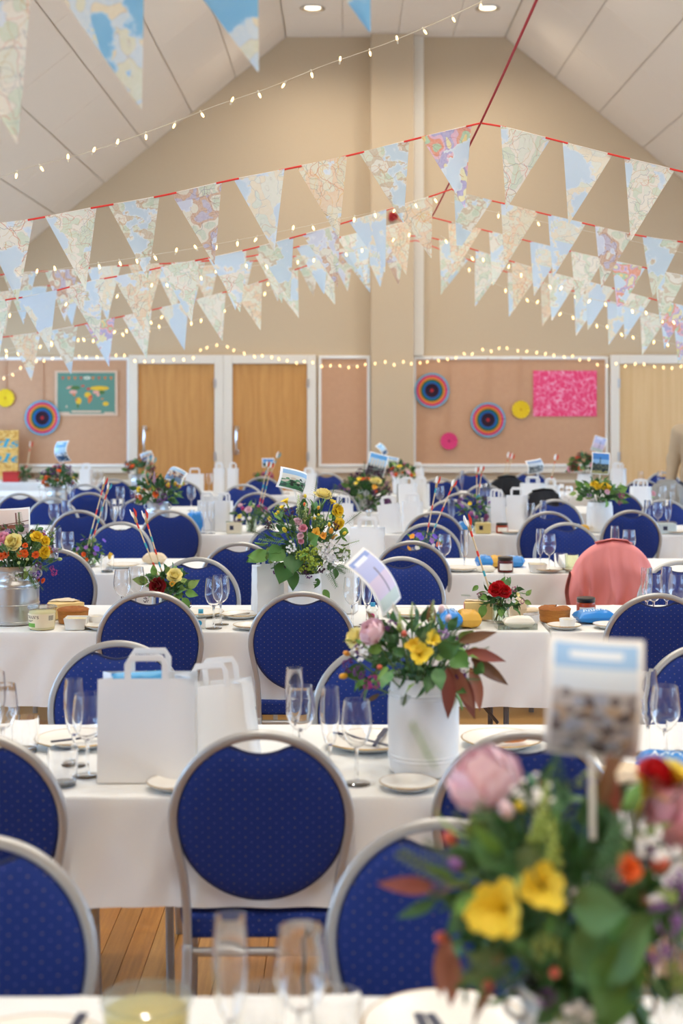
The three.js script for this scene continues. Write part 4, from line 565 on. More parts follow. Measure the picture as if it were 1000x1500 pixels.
{ const t = thing('red_box', 'red cardboard box on the side table under the sign', 'box', on(17, 15.4, 0.787)); mesh('box_body', rb(0.17, 0.1, 0.12, 0.003, 0, 0.05, 0), std(0xc02a24, 0.6), t); mesh('box_lid', rb(0.176, 0.024, 0.126, 0.003, 0, 0.1, 0), std(0xb3241f, 0.6), t); }

// ---------------------------------------------------------------- flowers
function petalRing({ n, r0 = 0.05, len, w, t0, t1, y0 = 0, off = 0, cup = 0.25 }) {
  const out = [];
  for (let k = 0; k < n; k++) {
    const ph = 2 * Math.PI * (k + off) / n + 0.25 * (hash(k, n, 7) - 0.5), L = len * (0.9 + 0.2 * hash(k, n, 8)), pts = []; let r = r0, y = y0;
    for (let j = 0; j <= 4; j++) { pts.push([r, y]); const t = (t0 + (t1 - t0) * j / 4) * Math.PI / 180; r += L / 4 * Math.cos(t); y += L / 4 * Math.sin(t); }
    out.push(grid(4, 4, (u, v) => { const [pr, py] = pts[Math.round(v * 4)], s = 2 * u - 1, ww = w * Math.sin(Math.PI * (0.12 + 0.72 * v)) * s, a = ph, q = pr - cup * Math.abs(s) ** 2 * w * 0.3; return [q * Math.cos(a) - ww * Math.sin(a), py + cup * 0.35 * w * s * s * (0.4 + v), q * Math.sin(a) + ww * Math.cos(a)]; }));
  }
  return out;
}
const ball = (r, x, y, z) => new THREE.IcosahedronGeometry(r, 0).translate(x, y, z);
const bloom = {
  rose: mg([...petalRing({ n: 3, r0: 0.04, len: 0.7, w: 0.34, t0: 70, t1: 120 }), ...petalRing({ n: 4, r0: 0.1, len: 0.85, w: 0.5, t0: 60, t1: 105, off: 0.3 }), ...petalRing({ n: 5, r0: 0.16, len: 0.95, w: 0.58, t0: 50, t1: 80, off: 0.6 }), ...petalRing({ n: 6, r0: 0.2, len: 1.0, w: 0.6, t0: 30, t1: 45, off: 0.1 }), ...petalRing({ n: 6, r0: 0.2, len: 1.0, w: 0.6, t0: 15, t1: 5, off: 0.5, y0: -0.05 })]),
  peony: mg([...petalRing({ n: 4, r0: 0.05, len: 1.5, w: 0.6, t0: 40, t1: 150 }), ...petalRing({ n: 5, r0: 0.1, len: 1.75, w: 0.75, t0: 15, t1: 145, off: 0.4, y0: -0.1 }), ...petalRing({ n: 6, r0: 0.1, len: 1.9, w: 0.8, t0: -5, t1: 130, off: 0.7, y0: -0.2 }), ...petalRing({ n: 5, r0: 0.15, len: 1.5, w: 0.7, t0: -15, t1: 95, off: 0.2, y0: -0.25 }), new THREE.SphereGeometry(0.62, 12, 8).translate(0, 0.3, 0)]),
  freesia: mg([...petalRing({ n: 3, r0: 0.05, len: 1.1, w: 0.42, t0: 75, t1: 10 }), ...petalRing({ n: 3, r0: 0.05, len: 1.15, w: 0.4, t0: 70, t1: -5, off: 0.5 }), lathe([[0.04, -0.7], [0.1, -0.2], [0.16, 0.12]], 8)]),
  daisy: mg([...petalRing({ n: 11, r0: 0.1, len: 0.9, w: 0.24, t0: 20, t1: -5, cup: 0.1 }), new THREE.SphereGeometry(0.24, 8, 6).scale(1, 0.6, 1).translate(0, 0.05, 0)]),
  viola: mg([...petalRing({ n: 5, r0: 0.05, len: 0.9, w: 0.5, t0: 20, t1: -10, cup: 0.3 })]),
  marigold: mg([...petalRing({ n: 8, r0: 0.1, len: 0.9, w: 0.36, t0: 25, t1: 0 }), ...petalRing({ n: 7, r0: 0.08, len: 0.7, w: 0.32, t0: 50, t1: 30, off: 0.5 }), ...petalRing({ n: 5, r0: 0.04, len: 0.5, w: 0.26, t0: 70, t1: 75 })]),
  bud: mg([new THREE.SphereGeometry(0.7, 10, 8).scale(0.8, 1.2, 0.8).translate(0, 0.4, 0), ...petalRing({ n: 4, r0: 0.1, len: 0.9, w: 0.35, t0: 40, t1: 90, y0: -0.3 })]),
  cluster: mg(Array.from({ length: 34 }, (_, k) => { const a = hash(k, 1, 3) * 6.28, z = 2 * hash(k, 2, 3) - 1, q = Math.sqrt(1 - z * z) * (0.75 + 0.3 * hash(k, 3, 3)); return ball(0.13 + 0.08 * hash(k, 4, 3), q * Math.cos(a), 0.4 + 0.9 * z, q * Math.sin(a)); })),
  spray: mg(Array.from({ length: 16 }, (_, k) => { const a = hash(k, 5, 3) * 6.28, q = 0.2 + 0.9 * hash(k, 6, 3), y = 0.2 + 1.0 * hash(k, 7, 3); return mg([mg(petalRing({ n: 5, r0: 0.01, len: 0.17, w: 0.08, t0: 20, t1: 0 })).translate(q * Math.cos(a), y, q * Math.sin(a)), rod(V(0, -0.8, 0), V(q * Math.cos(a), y, q * Math.sin(a)), 0.012, 4)]); })),
  spike: mg([...Array.from({ length: 26 }, (_, k) => { const y = -0.6 + k * 0.15, a = k * 2.4, q = 0.42 * (1 - 0.75 * k / 26); return new THREE.SphereGeometry(0.22 * (1 - 0.6 * k / 26), 6, 5).scale(1, 1.25, 1).translate(q * Math.cos(a), y, q * Math.sin(a)); }), rod(V(0, -1.6, 0), V(0, 3.2, 0), 0.06, 6)]),
  fern: mg([rod(V(0, 0, 0), V(0, 2.4, 0), 0.03, 5), ...Array.from({ length: 40 }, (_, k) => { const y = 0.2 + 0.054 * k, a = (k % 4) * Math.PI / 2 + 0.3 * hash(k, 1, 9), L = 0.62 * (1 - 0.55 * k / 40); return sweep([V(0, y, 0), V(0.6 * L * Math.cos(a), y + 0.25 * L, 0.6 * L * Math.sin(a)), V(L * Math.cos(a), y + 0.34 * L, L * Math.sin(a))], [[0.03, 0], [0, 0.01], [-0.03, 0]], V(0, 1, 0)); })]),
};
const leafShape = (w, bend, wav = 0) => grid(4, 8, (u, v) => { const s = 2 * u - 1, ww = w * Math.sin(Math.PI * Math.min(1, 0.04 + 0.96 * v ** 0.8)) ; return [s * ww, v - 0.12 * bend * v * v, -bend * v * v * 0.6 + 0.25 * w * Math.abs(s) + wav * Math.sin(v * 12 + s) * 0.03]; });
bloom.leaf = leafShape(0.3, 0.5, 1); bloom.roundleaf = leafShape(0.42, 0.4); bloom.lance = leafShape(0.14, 0.8);
const colMat = {};
const cm = (c) => colMat[c] ??= phys(c, 0.65, { sheen: 0.2, sheenRoughness: 0.6, transmission: 0.12, thickness: 0 });
const PARTNAME = { rose: 'rose', peony: 'peony', freesia: 'freesia', daisy: 'daisy', viola: 'viola', marigold: 'marigold', bud: 'flower_bud', cluster: 'blossom_cluster', spray: 'blossom_spray', spike: 'flower_spike', fern: 'fern_sprig', leaf: 'leaf', roundleaf: 'leaf', lance: 'leaf' };
const UP3 = V(0, 1, 0);
function aim(m, dir, roll = 0) { m.quaternion.setFromUnitVectors(UP3, dir.clone().normalize()); m.rotateY(roll); return m; }
/* a bouquet: centre and half sizes in pixels at distance d; blooms placed one by one, fillers strewn over the dome */
function bouquet({ label, px, py, rx, ry, d, blooms = [], fill = [], leaves = 0, leaf = 0.05, leafKinds = ['leaf'], leafMats = M.greens, inner = 60, low = -0.25, name = 'bouquet', cat = 'bouquet' }) {
  const k = d / F, a = rx * k, b = ry * k, C = at(px, py, d), base = V(C.x, C.y - b * 0.9, C.z), t = thing(name, label, cat, base);
  const place = (kind, p, dir, size, mat) => { const m = mesh(PARTNAME[kind], bloom[kind], mat, t); m.position.copy(p).sub(base); m.scale.setScalar(size); aim(m, dir, rr(0, 6.28)); return m; };
  const randDir = () => { const y = rr(low, 1), f = rr(0, 6.28), q = Math.sqrt(1 - y * y); return V(q * Math.cos(f), y, q * Math.sin(f)); };
  // stems and small inner leaves
  const geos = [];
  for (let i = 0; i < inner; i++) { const e = randDir(), q = rr(0.25, 0.85), p = V(e.x * a * q, b * 0.9 + e.y * b * q, e.z * a * q), g = bloom[i % 3 ? 'leaf' : 'lance'].clone().scale(leaf * rr(0.7, 1.2), leaf * rr(0.8, 1.3), leaf), o = new THREE.Object3D(); aim(o, V(e.x + rr(-0.6, 0.6), e.y + rr(-0.4, 0.8), e.z + rr(-0.6, 0.6)), rr(0, 6)); o.position.copy(p); o.updateMatrix(); geos.push(g.applyMatrix4(o.matrix)); if (i % 4 === 0) geos.push(rod(V(0, -b * 0.15, 0), p, 0.0016, 4)); }
  if (geos.length) { const f = mesh('foliage', mg(geos), M.greens[2], t); f.userData.kind = 'stuff'; }
  for (let i = 0; i < leaves; i++) { const e = randDir(), q = rr(0.7, 1.0), p = V(C.x + e.x * a * q, C.y + e.y * b * q, C.z + e.z * a * q), kind = leafKinds[i % leafKinds.length]; place(kind, p, V(e.x + rr(-0.5, 0.5), e.y + rr(-0.5, 0.3), e.z + rr(-0.3, 0.5)), leaf * rr(0.7, 1.35), leafMats[Math.floor(rnd() * leafMats.length)]); }
  for (const [kind, col, n, size, up = 0] of fill) for (let i = 0; i < n; i++) { const e = randDir(); if (up) e.y = Math.abs(e.y); place(kind, V(C.x + e.x * a * 0.95, C.y + e.y * b * 0.95, C.z + e.z * a * 0.95), e.clone().add(V(0, 0.35, 0)), size * rr(0.8, 1.2), cm(col)); }
  for (const [kind, col, bx_, by_, size, dx, dy, dz] of blooms) {
    const nx = (bx_ - px) / rx, ny = (py - by_) / ry, zz = a * Math.sqrt(Math.max(0, 1 - nx * nx - ny * ny)) * 0.95, p = at(bx_, by_, d - zz), dir = dx === undefined ? V(nx * 0.8, ny * 0.8 + 0.25, Math.max(0.35, zz / a)) : V(dx, dy, dz);
    { const m = place(kind, p, dir, size, typeof col === 'number' ? cm(col) : col); if (dx !== undefined && ['leaf', 'roundleaf', 'lance'].includes(kind)) { const yv = dir.clone().normalize(), zv = V(rr(-0.3, 0.3), rr(0, 0.4), 1).addScaledVector(yv, -V(0, 0, 1).dot(yv)); zv.addScaledVector(yv, -zv.dot(yv)).normalize(); m.quaternion.setFromRotationMatrix(new THREE.Matrix4().makeBasis(yv.clone().cross(zv), yv, zv)); } }
    if (['rose', 'peony', 'freesia', 'bud', 'spike'].includes(kind)) mesh('stem', rod(p.clone().sub(base), V(0, -b * 0.1, 0), 0.0022, 5), M.stem, t);
  }
  return t;
}
const Y = 0xf8da3c, YP = 0xfaeca4, O = 0xf06a1c, PK = 0xf4b2c4, PKL = 0xfad9e0, RD = 0xd0101c, DR = 0x8c0c18, PU = 0x6a2a72, LI = 0x9a6ab0, VI = 0x6a4ac0, MA = 0xb02a7c, WH = 0xf2eee8, LM = 0xb4c65a, CO = 0xe06a50, DP = 0x4a1c3c, PS = 0xb8cc84;
// --- the sixth and seventh rows
bouquet({ label: 'loose bouquet of pink peonies and yellow freesias in the silver pot', px: 838, py: 1318, rx: 185, ry: 172, d: 1.78, leaves: 80, leaf: 0.046, leafKinds: ['leaf', 'lance', 'roundleaf'], inner: 260, low: -0.75,
  blooms: [['peony', PKL, 716, 1152, 0.036], ['bud', PKL, 744, 1192, 0.016], ['bud', Y, 762, 1184, 0.009], ['peony', PK, 985, 1208, 0.042], ['freesia', Y, 742, 1330, 0.042], ['freesia', Y, 795, 1300, 0.034], ['freesia', Y, 715, 1340, 0.026], ['freesia', Y, 945, 1172, 0.034], ['rose', RD, 958, 1140, 0.026], ['freesia', Y, 985, 1148, 0.03], ['bud', CO, 663, 1232, 0.014], ['bud', CO, 960, 1268, 0.017], ['marigold', O, 918, 1274, 0.018], ['bud', LI, 672, 1268, 0.013], ['spike', LM, 790, 1215, 0.02, 0.1, 1, 0.3], ['spike', LM, 810, 1262, 0.02, -0.1, 1, 0.5], ['lance', M.copper[1], 655, 1370, 0.09, -0.15, -1, 0.2], ['lance', M.copper[1], 662, 1392, 0.08, 0.05, -1, 0.25], ['lance', M.copper[0], 640, 1300, 0.08, -0.9, 0.1, 0.1], ['bud', CO, 652, 1372, 0.012], ['cluster', LI, 965, 1345, 0.02], ['cluster', LI, 985, 1300, 0.018], ['cluster', LI, 955, 1385, 0.018], ['cluster', PU, 648, 1305, 0.012],
    ['roundleaf', M.greens[4], 842, 1325, 0.07, 0.75, 0.1, 0.7], ['leaf', M.greens[4], 840, 1425, 0.13, 0.75, 0.75, 0.5], ['leaf', M.greens[0], 905, 1370, 0.12, -0.1, -1, 0.3], ['lance', M.greens[2], 640, 1318, 0.06, -0.9, -0.4, 0.2], ['fern', M.greens[3], 640, 1130, 0.03, -0.5, 1, 0.2], ['fern', M.greens[4], 880, 1300, 0.04, 0.2, 1, 0.4], ['fern', M.copper[2], 930, 1215, 0.03, 0.3, 1, 0.3], ['lance', M.copper[0], 905, 1190, 0.07, -0.3, 1, 0.2], ['lance', M.copper[2], 880, 1180, 0.07, 0.2, 1, 0.2], ['spray', WH, 938, 1245, 0.03]],
  fill: [['cluster', PU, 6, 0.012], ['fern', 0x6a7a34, 18, 0.034], ['fern', 0x4a7030, 12, 0.03], ['lance', 0x8a5a34, 12, 0.06], ['bud', CO, 5, 0.011], ['spray', WH, 4, 0.025], ['cluster', 0x9aa850, 6, 0.016]] });
bouquet({ label: 'bouquet of pink peony, yellow freesia and copper leaves in the barrel vase', px: 608, py: 965, rx: 92, ry: 66, d: 3.55, leaves: 62, leaf: 0.042, leafKinds: ['leaf', 'roundleaf', 'lance'], inner: 150, low: -0.8,
  blooms: [['peony', PKL, 547, 930, 0.026], ['rose', YP, 522, 935, 0.026], ['freesia', Y, 614, 960, 0.034], ['freesia', Y, 632, 940, 0.026], ['freesia', 0xe8c02a, 606, 948, 0.026], ['bud', 0xf0a03a, 510, 958, 0.012], ['bud', 0xf0b02a, 506, 990, 0.014], ['bud', CO, 557, 977, 0.011], ['bud', CO, 592, 930, 0.013], ['spike', LM, 585, 918, 0.012, 0, 1, 0.2], ['spike', PS, 632, 905, 0.014, 0.1, 1, 0.1], ['bud', PKL, 645, 895, 0.014], ['bud', PKL, 655, 908, 0.013], ['spike', PS, 602, 900, 0.01, 0.1, 1, 0.1], ['cluster', PU, 515, 975, 0.018], ['cluster', PU, 530, 985, 0.016], ['cluster', MA, 550, 998, 0.017], ['cluster', MA, 540, 1002, 0.012], ['cluster', LI, 648, 930, 0.014], ['spray', WH, 536, 958, 0.025],
    ['lance', M.copper[0], 655, 978, 0.13, 0.05, -1, 0.3], ['lance', M.copper[1], 662, 972, 0.13, 0.35, -1, 0.3], ['lance', M.copper[0], 676, 985, 0.13, 0.2, -1, 0.2], ['lance', M.copper[1], 688, 978, 0.12, 0.4, -1, 0.2], ['lance', M.copper[2], 690, 965, 0.12, 0.8, -0.5, 0.2], ['lance', M.copper[0], 680, 955, 0.11, 1, -0.1, 0.2], ['lance', M.copper[2], 672, 940, 0.1, 0.9, 0.3, 0.2], ['roundleaf', M.greens[0], 664, 962, 0.062, 0.5, -0.2, 0.9], ['leaf', M.greens[4], 640, 980, 0.06, 0.1, -0.6, 0.8], ['leaf', M.greens[0], 645, 955, 0.08, 0.4, 0.3, 0.9], ['bud', YP, 688, 982, 0.008]],
  fill: [['cluster', PU, 6, 0.014], ['bud', Y, 3, 0.008], ['fern', 0x5c7434, 10, 0.024], ['lance', 0x7a5a34, 8, 0.05]] });
// --- the fifth row
bouquet({ label: 'tall loose bouquet of yellow roses, pink stock and green ferns', px: 450, py: 790, rx: 62, ry: 62, d: 6.05, leaves: 46, leaf: 0.046, leafKinds: ['leaf', 'roundleaf', 'leaf', 'lance'], inner: 170, low: -0.75,
  blooms: [['rose', YP, 473, 727, 0.036], ['rose', Y, 493, 748, 0.028, 0.7, 0.2, 0.7], ['rose', Y, 494, 767, 0.025, 0.7, -0.1, 0.7], ['freesia', Y, 420, 737, 0.022], ['freesia', Y, 414, 745, 0.014], ['bud', Y, 408, 751, 0.01], ['bud', Y, 447, 728, 0.011], ['bud', 0xe86a2a, 446, 740, 0.011], ['bud', 0xf0b02a, 466, 745, 0.012], ['freesia', Y, 485, 738, 0.02], ['bud', Y, 460, 760, 0.011], ['bud', Y, 466, 755, 0.009], ['spike', 0xd2dca4, 437, 748, 0.021, 0, 1, 0.1], ['spike', 0xd2dca4, 446, 758, 0.019, 0.12, 1, 0.15], ['spike', 0xd08aa8, 453, 752, 0.009, 0.1, 1, 0.1], ['rose', PKL, 436, 765, 0.018], ['rose', PK, 444, 774, 0.017], ['rose', PKL, 440, 785, 0.014], ['rose', PK, 441, 793, 0.012], ['freesia', 0xf2b83a, 462, 782, 0.026], ['freesia', 0xf0a83a, 472, 786, 0.02], ['bud', 0xf0a02a, 484, 780, 0.017, 0.3, 1, 0.1], ['bud', 0xe8901a, 487, 788, 0.014, 0.4, 1, 0.1], ['bud', Y, 482, 770, 0.012, 0, 1, 0.1], ['bud', Y, 503, 782, 0.012, 0.8, 0.6, 0], ['bud', Y, 418, 778, 0.016, -0.5, 0.7, 0.1], ['cluster', 0xa8bc3a, 452, 815, 0.036], ['cluster', 0xa8bc3a, 445, 826, 0.032], ['cluster', 0xb4c64a, 458, 806, 0.028], ['cluster', 0xa8bc3a, 460, 826, 0.03], ['cluster', 0xb4c64a, 442, 814, 0.024], ['spray', WH, 473, 806, 0.046], ['spray', WH, 482, 812, 0.046], ['spray', WH, 478, 820, 0.042], ['cluster', 0xe8dfe6, 474, 808, 0.02], ['cluster', 0xe8dfe6, 483, 816, 0.02], ['cluster', 0xefe8ee, 478, 800, 0.016], ['spray', WH, 466, 802, 0.03], ['spray', WH, 500, 812, 0.034], ['spray', WH, 430, 803, 0.03], ['cluster', DP, 489, 772, 0.018], ['cluster', DP, 424, 752, 0.02], ['cluster', DP, 468, 832, 0.02], ['cluster', PU, 408, 836, 0.018], ['cluster', PU, 452, 842, 0.014], ['fern', M.greens[1], 415, 795, 0.045, -1, 0.15, 0.2], ['fern', M.greens[4], 425, 775, 0.04, -0.9, 0.5, 0.2], ['fern', M.greens[1], 490, 828, 0.04, 0.9, -0.2, 0.3], ['fern', M.greens[0], 480, 832, 0.04, 0.3, -0.6, 0.4], ['fern', M.greens[3], 498, 800, 0.035, 1, 0.3, 0.1], ['roundleaf', M.greens[0], 412, 805, 0.1, -0.4, -0.3, 0.8], ['roundleaf', M.greens[0], 420, 825, 0.1, -0.3, -0.8, 0.6], ['roundleaf', M.greens[2], 430, 815, 0.1, 0, -0.6, 0.9], ['roundleaf', M.greens[1], 455, 792, 0.08, 0.3, 0.3, 0.9], ['leaf', M.greens[1], 395, 815, 0.1, -1, 0.1, 0.2], ['leaf', M.greens[1], 388, 812, 0.09, -1, -0.3, 0.2], ['leaf', M.greens[0], 428, 835, 0.09, 0.1, -1, 0.4], ['leaf', M.greens[1], 468, 862, 0.05, -0.4, -0.6, 0.3], ['leaf', M.greens[1], 474, 864, 0.05, 0.4, -0.6, 0.3], ['leaf', M.greens[0], 466, 848, 0.05, -0.3, -0.6, 0.5]],
  fill: [['cluster', 0x6f8a34, 12, 0.024], ['cluster', DP, 6, 0.02], ['bud', Y, 5, 0.009], ['fern', 0x456c2c, 22, 0.034]] });
bouquet({ label: 'bouquet of yellow roses and orange geums in the tin milk churn', px: 30, py: 808, rx: 54, ry: 40, d: 5.92, leaves: 44, leaf: 0.036, leafKinds: ['lance', 'leaf', 'lance'], inner: 240, low: -0.95,
  blooms: [['rose', YP, 20, 796, 0.034], ['rose', Y, 54, 787, 0.024], ['rose', Y, 65, 793, 0.022], ['rose', Y, 64, 810, 0.022], ['rose', Y, 66, 806, 0.017], ['rose', PK, 6, 790, 0.03], ['rose', PKL, -8, 786, 0.03], ['marigold', O, 9, 812, 0.018], ['marigold', O, 3, 815, 0.018], ['marigold', O, 31, 812, 0.018], ['marigold', O, 36, 809, 0.014], ['marigold', O, 52, 813, 0.017], ['marigold', O, 37, 799, 0.013], ['marigold', O, -6, 820, 0.016], ['marigold', O, 70, 804, 0.012], ['bud', PS, 86, 819, 0.013], ['bud', PS, 40, 819, 0.012], ['bud', PS, 28, 824, 0.012], ['bud', PS, 37, 834, 0.012], ['bud', PS, 45, 833, 0.011], ['cluster', MA, 78, 838, 0.014], ['cluster', MA, 75, 832, 0.011], ['cluster', PU, 56, 828, 0.014], ['spray', WH, 20, 840, 0.035], ['spray', WH, 25, 842, 0.03], ['marigold', 0xd8421a, 48, 851, 0.013, 0.2, -0.3, 0.9], ['marigold', 0xd8421a, 55, 849, 0.012, 0.4, -0.4, 0.8], ['marigold', O, 62, 850, 0.013, 0.8, -0.2, 0.5]],
  fill: [['marigold', O, 10, 0.015], ['cluster', LI, 6, 0.014], ['fern', 0x56803a, 24, 0.03], ['cluster', 0x7a9440, 8, 0.018]] });
bouquet({ label: 'small posy with a bright red double flower and pink clover', px: 733, py: 876, rx: 30, ry: 24, d: 5.9, leaves: 34, leaf: 0.035, leafKinds: ['leaf', 'lance'], inner: 100, low: -0.7,
  blooms: [['rose', RD, 726, 865, 0.03], ['rose', RD, 738, 867, 0.028], ['rose', RD, 731, 859, 0.024], ['cluster', 0xa85a80, 752, 864, 0.012], ['cluster', 0xa85a80, 745, 868, 0.011], ['cluster', 0xa85a80, 763, 881, 0.011], ['cluster', 0x9a4a6a, 704, 872, 0.012], ['freesia', YP, 756, 872, 0.014], ['daisy', WH, 752, 879, 0.014], ['daisy', WH, 744, 880, 0.014], ['fern', M.greens[4], 690, 873, 0.018, -1, 0.1, 0.1], ['fern', M.greens[0], 738, 850, 0.014, 0, 1, 0.1], ['leaf', M.greens[1], 712, 876, 0.05, -0.4, 0.2, 0.8], ['leaf', M.greens[1], 708, 886, 0.06, -0.2, -1, 0.3], ['leaf', M.greens[1], 700, 858, 0.035, -0.6, -0.5, 0.2], ['leaf', M.greens[3], 770, 872, 0.035, 0.6, 0.6, 0.2], ['leaf', M.greens[3], 768, 880, 0.035, 0.8, -0.4, 0.2], ['fern', M.greens[4], 724, 888, 0.02, 0, -0.2, 1]], fill: [] });
bouquet({ label: 'small posy with a dark red rose and cream carnation', px: 247, py: 858, rx: 33, ry: 22, d: 6.2, leaves: 40, leaf: 0.042, leafKinds: ['leaf', 'roundleaf'], inner: 90, low: -0.6,
  blooms: [['rose', DR, 232, 859, 0.038], ['rose', YP, 255, 845, 0.032], ['freesia', 0xf0b03a, 252, 856, 0.016], ['leaf', M.greens[3], 216, 852, 0.07, -0.8, 0.2, 0.4], ['leaf', M.greens[1], 226, 843, 0.05, -0.1, 1, 0.2], ['leaf', M.greens[1], 258, 872, 0.07, 0.1, -0.3, 0.9], ['leaf', M.greens[1], 272, 868, 0.06, 0.8, -0.1, 0.4], ['leaf', M.greens[3], 276, 860, 0.06, 0.7, 0.5, 0.3], ['leaf', M.greens[1], 268, 876, 0.06, 0.5, -0.7, 0.4], ['cluster', DP, 275, 885, 0.014], ['cluster', DP, 215, 878, 0.012]], fill: [['cluster', DP, 2, 0.01]] });
// --- the fourth row
bouquet({ label: 'small posy of violet and yellow flowers with two leaning arrows', px: 129, py: 808, rx: 22, ry: 20, d: 7.92, leaves: 24, leaf: 0.032, inner: 90, low: -0.7, blooms: [['viola', VI, 141, 804, 0.02], ['viola', VI, 152, 792, 0.016], ['viola', LI, 126, 802, 0.014], ['viola', LI, 114, 804, 0.014], ['rose', Y, 160, 815, 0.022], ['rose', 0xf0a83a, 113, 815, 0.02], ['marigold', O, 123, 812, 0.016], ['marigold', O, 127, 819, 0.012]], fill: [['viola', LI, 6, 0.012], ['cluster', PS, 4, 0.012]] });
bouquet({ label: 'small posy of purple and orange violas with two striped arrows', px: 620, py: 792, rx: 25, ry: 14, d: 8.0, leaves: 14, leaf: 0.032, inner: 34, low: -0.2, blooms: [['viola', VI, 613, 784, 0.022], ['viola', VI, 617, 788, 0.018], ['viola', VI, 636, 786, 0.02], ['viola', LI, 632, 792, 0.018], ['viola', 0xf0a01a, 604, 786, 0.02], ['viola', 0xf0a01a, 600, 803, 0.02], ['viola', O, 640, 797, 0.018], ['viola', 0xf0a01a, 645, 799, 0.014], ['daisy', WH, 611, 802, 0.016], ['daisy', WH, 634, 799, 0.014]], fill: [['viola', LI, 3, 0.013]] });
// --- the third row
bouquet({ label: 'mixed posy of orange, purple and lime flowers in the tin pot', px: 229, py: 719, rx: 36, ry: 22, d: 10.05, leaves: 34, leaf: 0.05, leafKinds: ['lance', 'leaf'], inner: 150, low: -0.7, blooms: [['marigold', Y, 204, 717, 0.024], ['marigold', O, 228, 724, 0.026], ['marigold', O, 206, 728, 0.022], ['spike', 0xc08ab0, 226, 704, 0.02, 0, 1, 0.1], ['bud', 0xd8b02a, 246, 712, 0.022, 0.2, 1, 0], ['bud', 0xd8b02a, 256, 710, 0.02, 0.4, 1, 0], ['bud', 0xd0a82a, 262, 714, 0.018, 0.7, 1, 0], ['cluster', PU, 240, 728, 0.026], ['cluster', LI, 234, 734, 0.022]], fill: [['marigold', O, 9, 0.018], ['cluster', PU, 8, 0.018], ['cluster', DP, 5, 0.02], ['lance', 0x9aa83a, 6, 0.07, 1]] });
bouquet({ label: 'small posy of magenta and white flowers with leaning arrows', px: 368, py: 757, rx: 30, ry: 21, d: 9.95, leaves: 20, leaf: 0.04, leafKinds: ['lance', 'leaf'], inner: 50, low: -0.4, blooms: [['bud', MA, 356, 746, 0.024], ['bud', MA, 378, 744, 0.024], ['cluster', MA, 386, 748, 0.024], ['rose', PKL, 364, 747, 0.024], ['daisy', YP, 352, 756, 0.018], ['marigold', Y, 351, 757, 0.018], ['freesia', Y, 392, 760, 0.022], ['rose', PKL, 352, 741, 0.018]], fill: [['daisy', WH, 14, 0.014], ['daisy', YP, 4, 0.013]] });
bouquet({ label: 'small posy of purple and plum flowers with two arrows', px: 694, py: 746, rx: 25, ry: 24, d: 10.0, leaves: 16, leaf: 0.04, leafKinds: ['lance', 'leaf'], inner: 50, low: -0.4, blooms: [['bud', 0x9a4a86, 690, 752, 0.03], ['bud', 0x8a3a72, 697, 757, 0.026], ['rose', 0xb06a96, 711, 757, 0.022], ['marigold', Y, 688, 738, 0.016], ['bud', LI, 678, 742, 0.022]], fill: [['cluster', PU, 10, 0.018], ['cluster', DP, 8, 0.016], ['bud', LI, 5, 0.014]] });
bouquet({ label: 'leafy bouquet of yellow tulips and purple sprays in the white churn', px: 878, py: 726, rx: 34, ry: 20, d: 9.98, leaves: 45, leaf: 0.062, leafKinds: ['leaf', 'roundleaf'], leafMats: [M.greens[0], M.greens[1], M.greens[1], M.greens[3]], inner: 80, low: -0.35, blooms: [['rose', Y, 870, 710, 0.028], ['rose', Y, 875, 713, 0.026], ['rose', Y, 885, 713, 0.03], ['rose', Y, 890, 715, 0.024], ['rose', PKL, 889, 721, 0.018], ['cluster', MA, 908, 727, 0.022], ['cluster', MA, 906, 736, 0.016], ['cluster', PU, 903, 722, 0.018]], fill: [['cluster', LI, 4, 0.014], ['daisy', WH, 3, 0.014]] });
// --- the first and second rows
bouquet({ label: 'dark posy of orange and purple flowers below the ocean postcard', px: 84, py: 700, rx: 27, ry: 17, d: 12.0, leaves: 20, leaf: 0.05, inner: 120, low: -0.7, fill: [['marigold', O, 12, 0.024], ['cluster', PU, 12, 0.026], ['cluster', DP, 6, 0.026], ['marigold', Y, 2, 0.02]] });
bouquet({ label: 'dense bouquet of purple and yellow flowers below the castle postcard', px: 534, py: 726, rx: 36, ry: 33, d: 11.95, leaves: 44, leaf: 0.06, leafKinds: ['lance', 'leaf'], inner: 240, low: -0.7, blooms: [['rose', YP, 552, 705, 0.034], ['rose', YP, 546, 705, 0.028], ['freesia', 0xf0b03a, 547, 715, 0.03], ['freesia', O, 549, 720, 0.024], ['freesia', Y, 526, 704, 0.026], ['freesia', Y, 522, 709, 0.022], ['marigold', O, 530, 702, 0.022], ['marigold', O, 538, 702, 0.022]], fill: [['cluster', DP, 26, 0.034], ['cluster', PU, 14, 0.03], ['cluster', 0x8a9a34, 5, 0.022], ['fern', 0x3f6030, 12, 0.04]] });
bouquet({ label: 'posy of orange and purple flowers before the first oak door', px: 203, py: 687, rx: 20, ry: 13, d: 14.0, leaves: 12, leaf: 0.06, inner: 40, low: -0.2, fill: [['marigold', O, 8, 0.026], ['cluster', 0x6a2024, 10, 0.028], ['cluster', PU, 6, 0.024]] });
bouquet({ label: 'posy of orange, pink and yellow flowers by the pillar', px: 587, py: 695, rx: 21, ry: 17, d: 14.0, leaves: 18, leaf: 0.06, inner: 50, low: -0.3, fill: [['marigold', O, 8, 0.026], ['marigold', Y, 5, 0.026], ['cluster', MA, 4, 0.024], ['rose', PKL, 5, 0.024], ['cluster', DP, 5, 0.026]] });
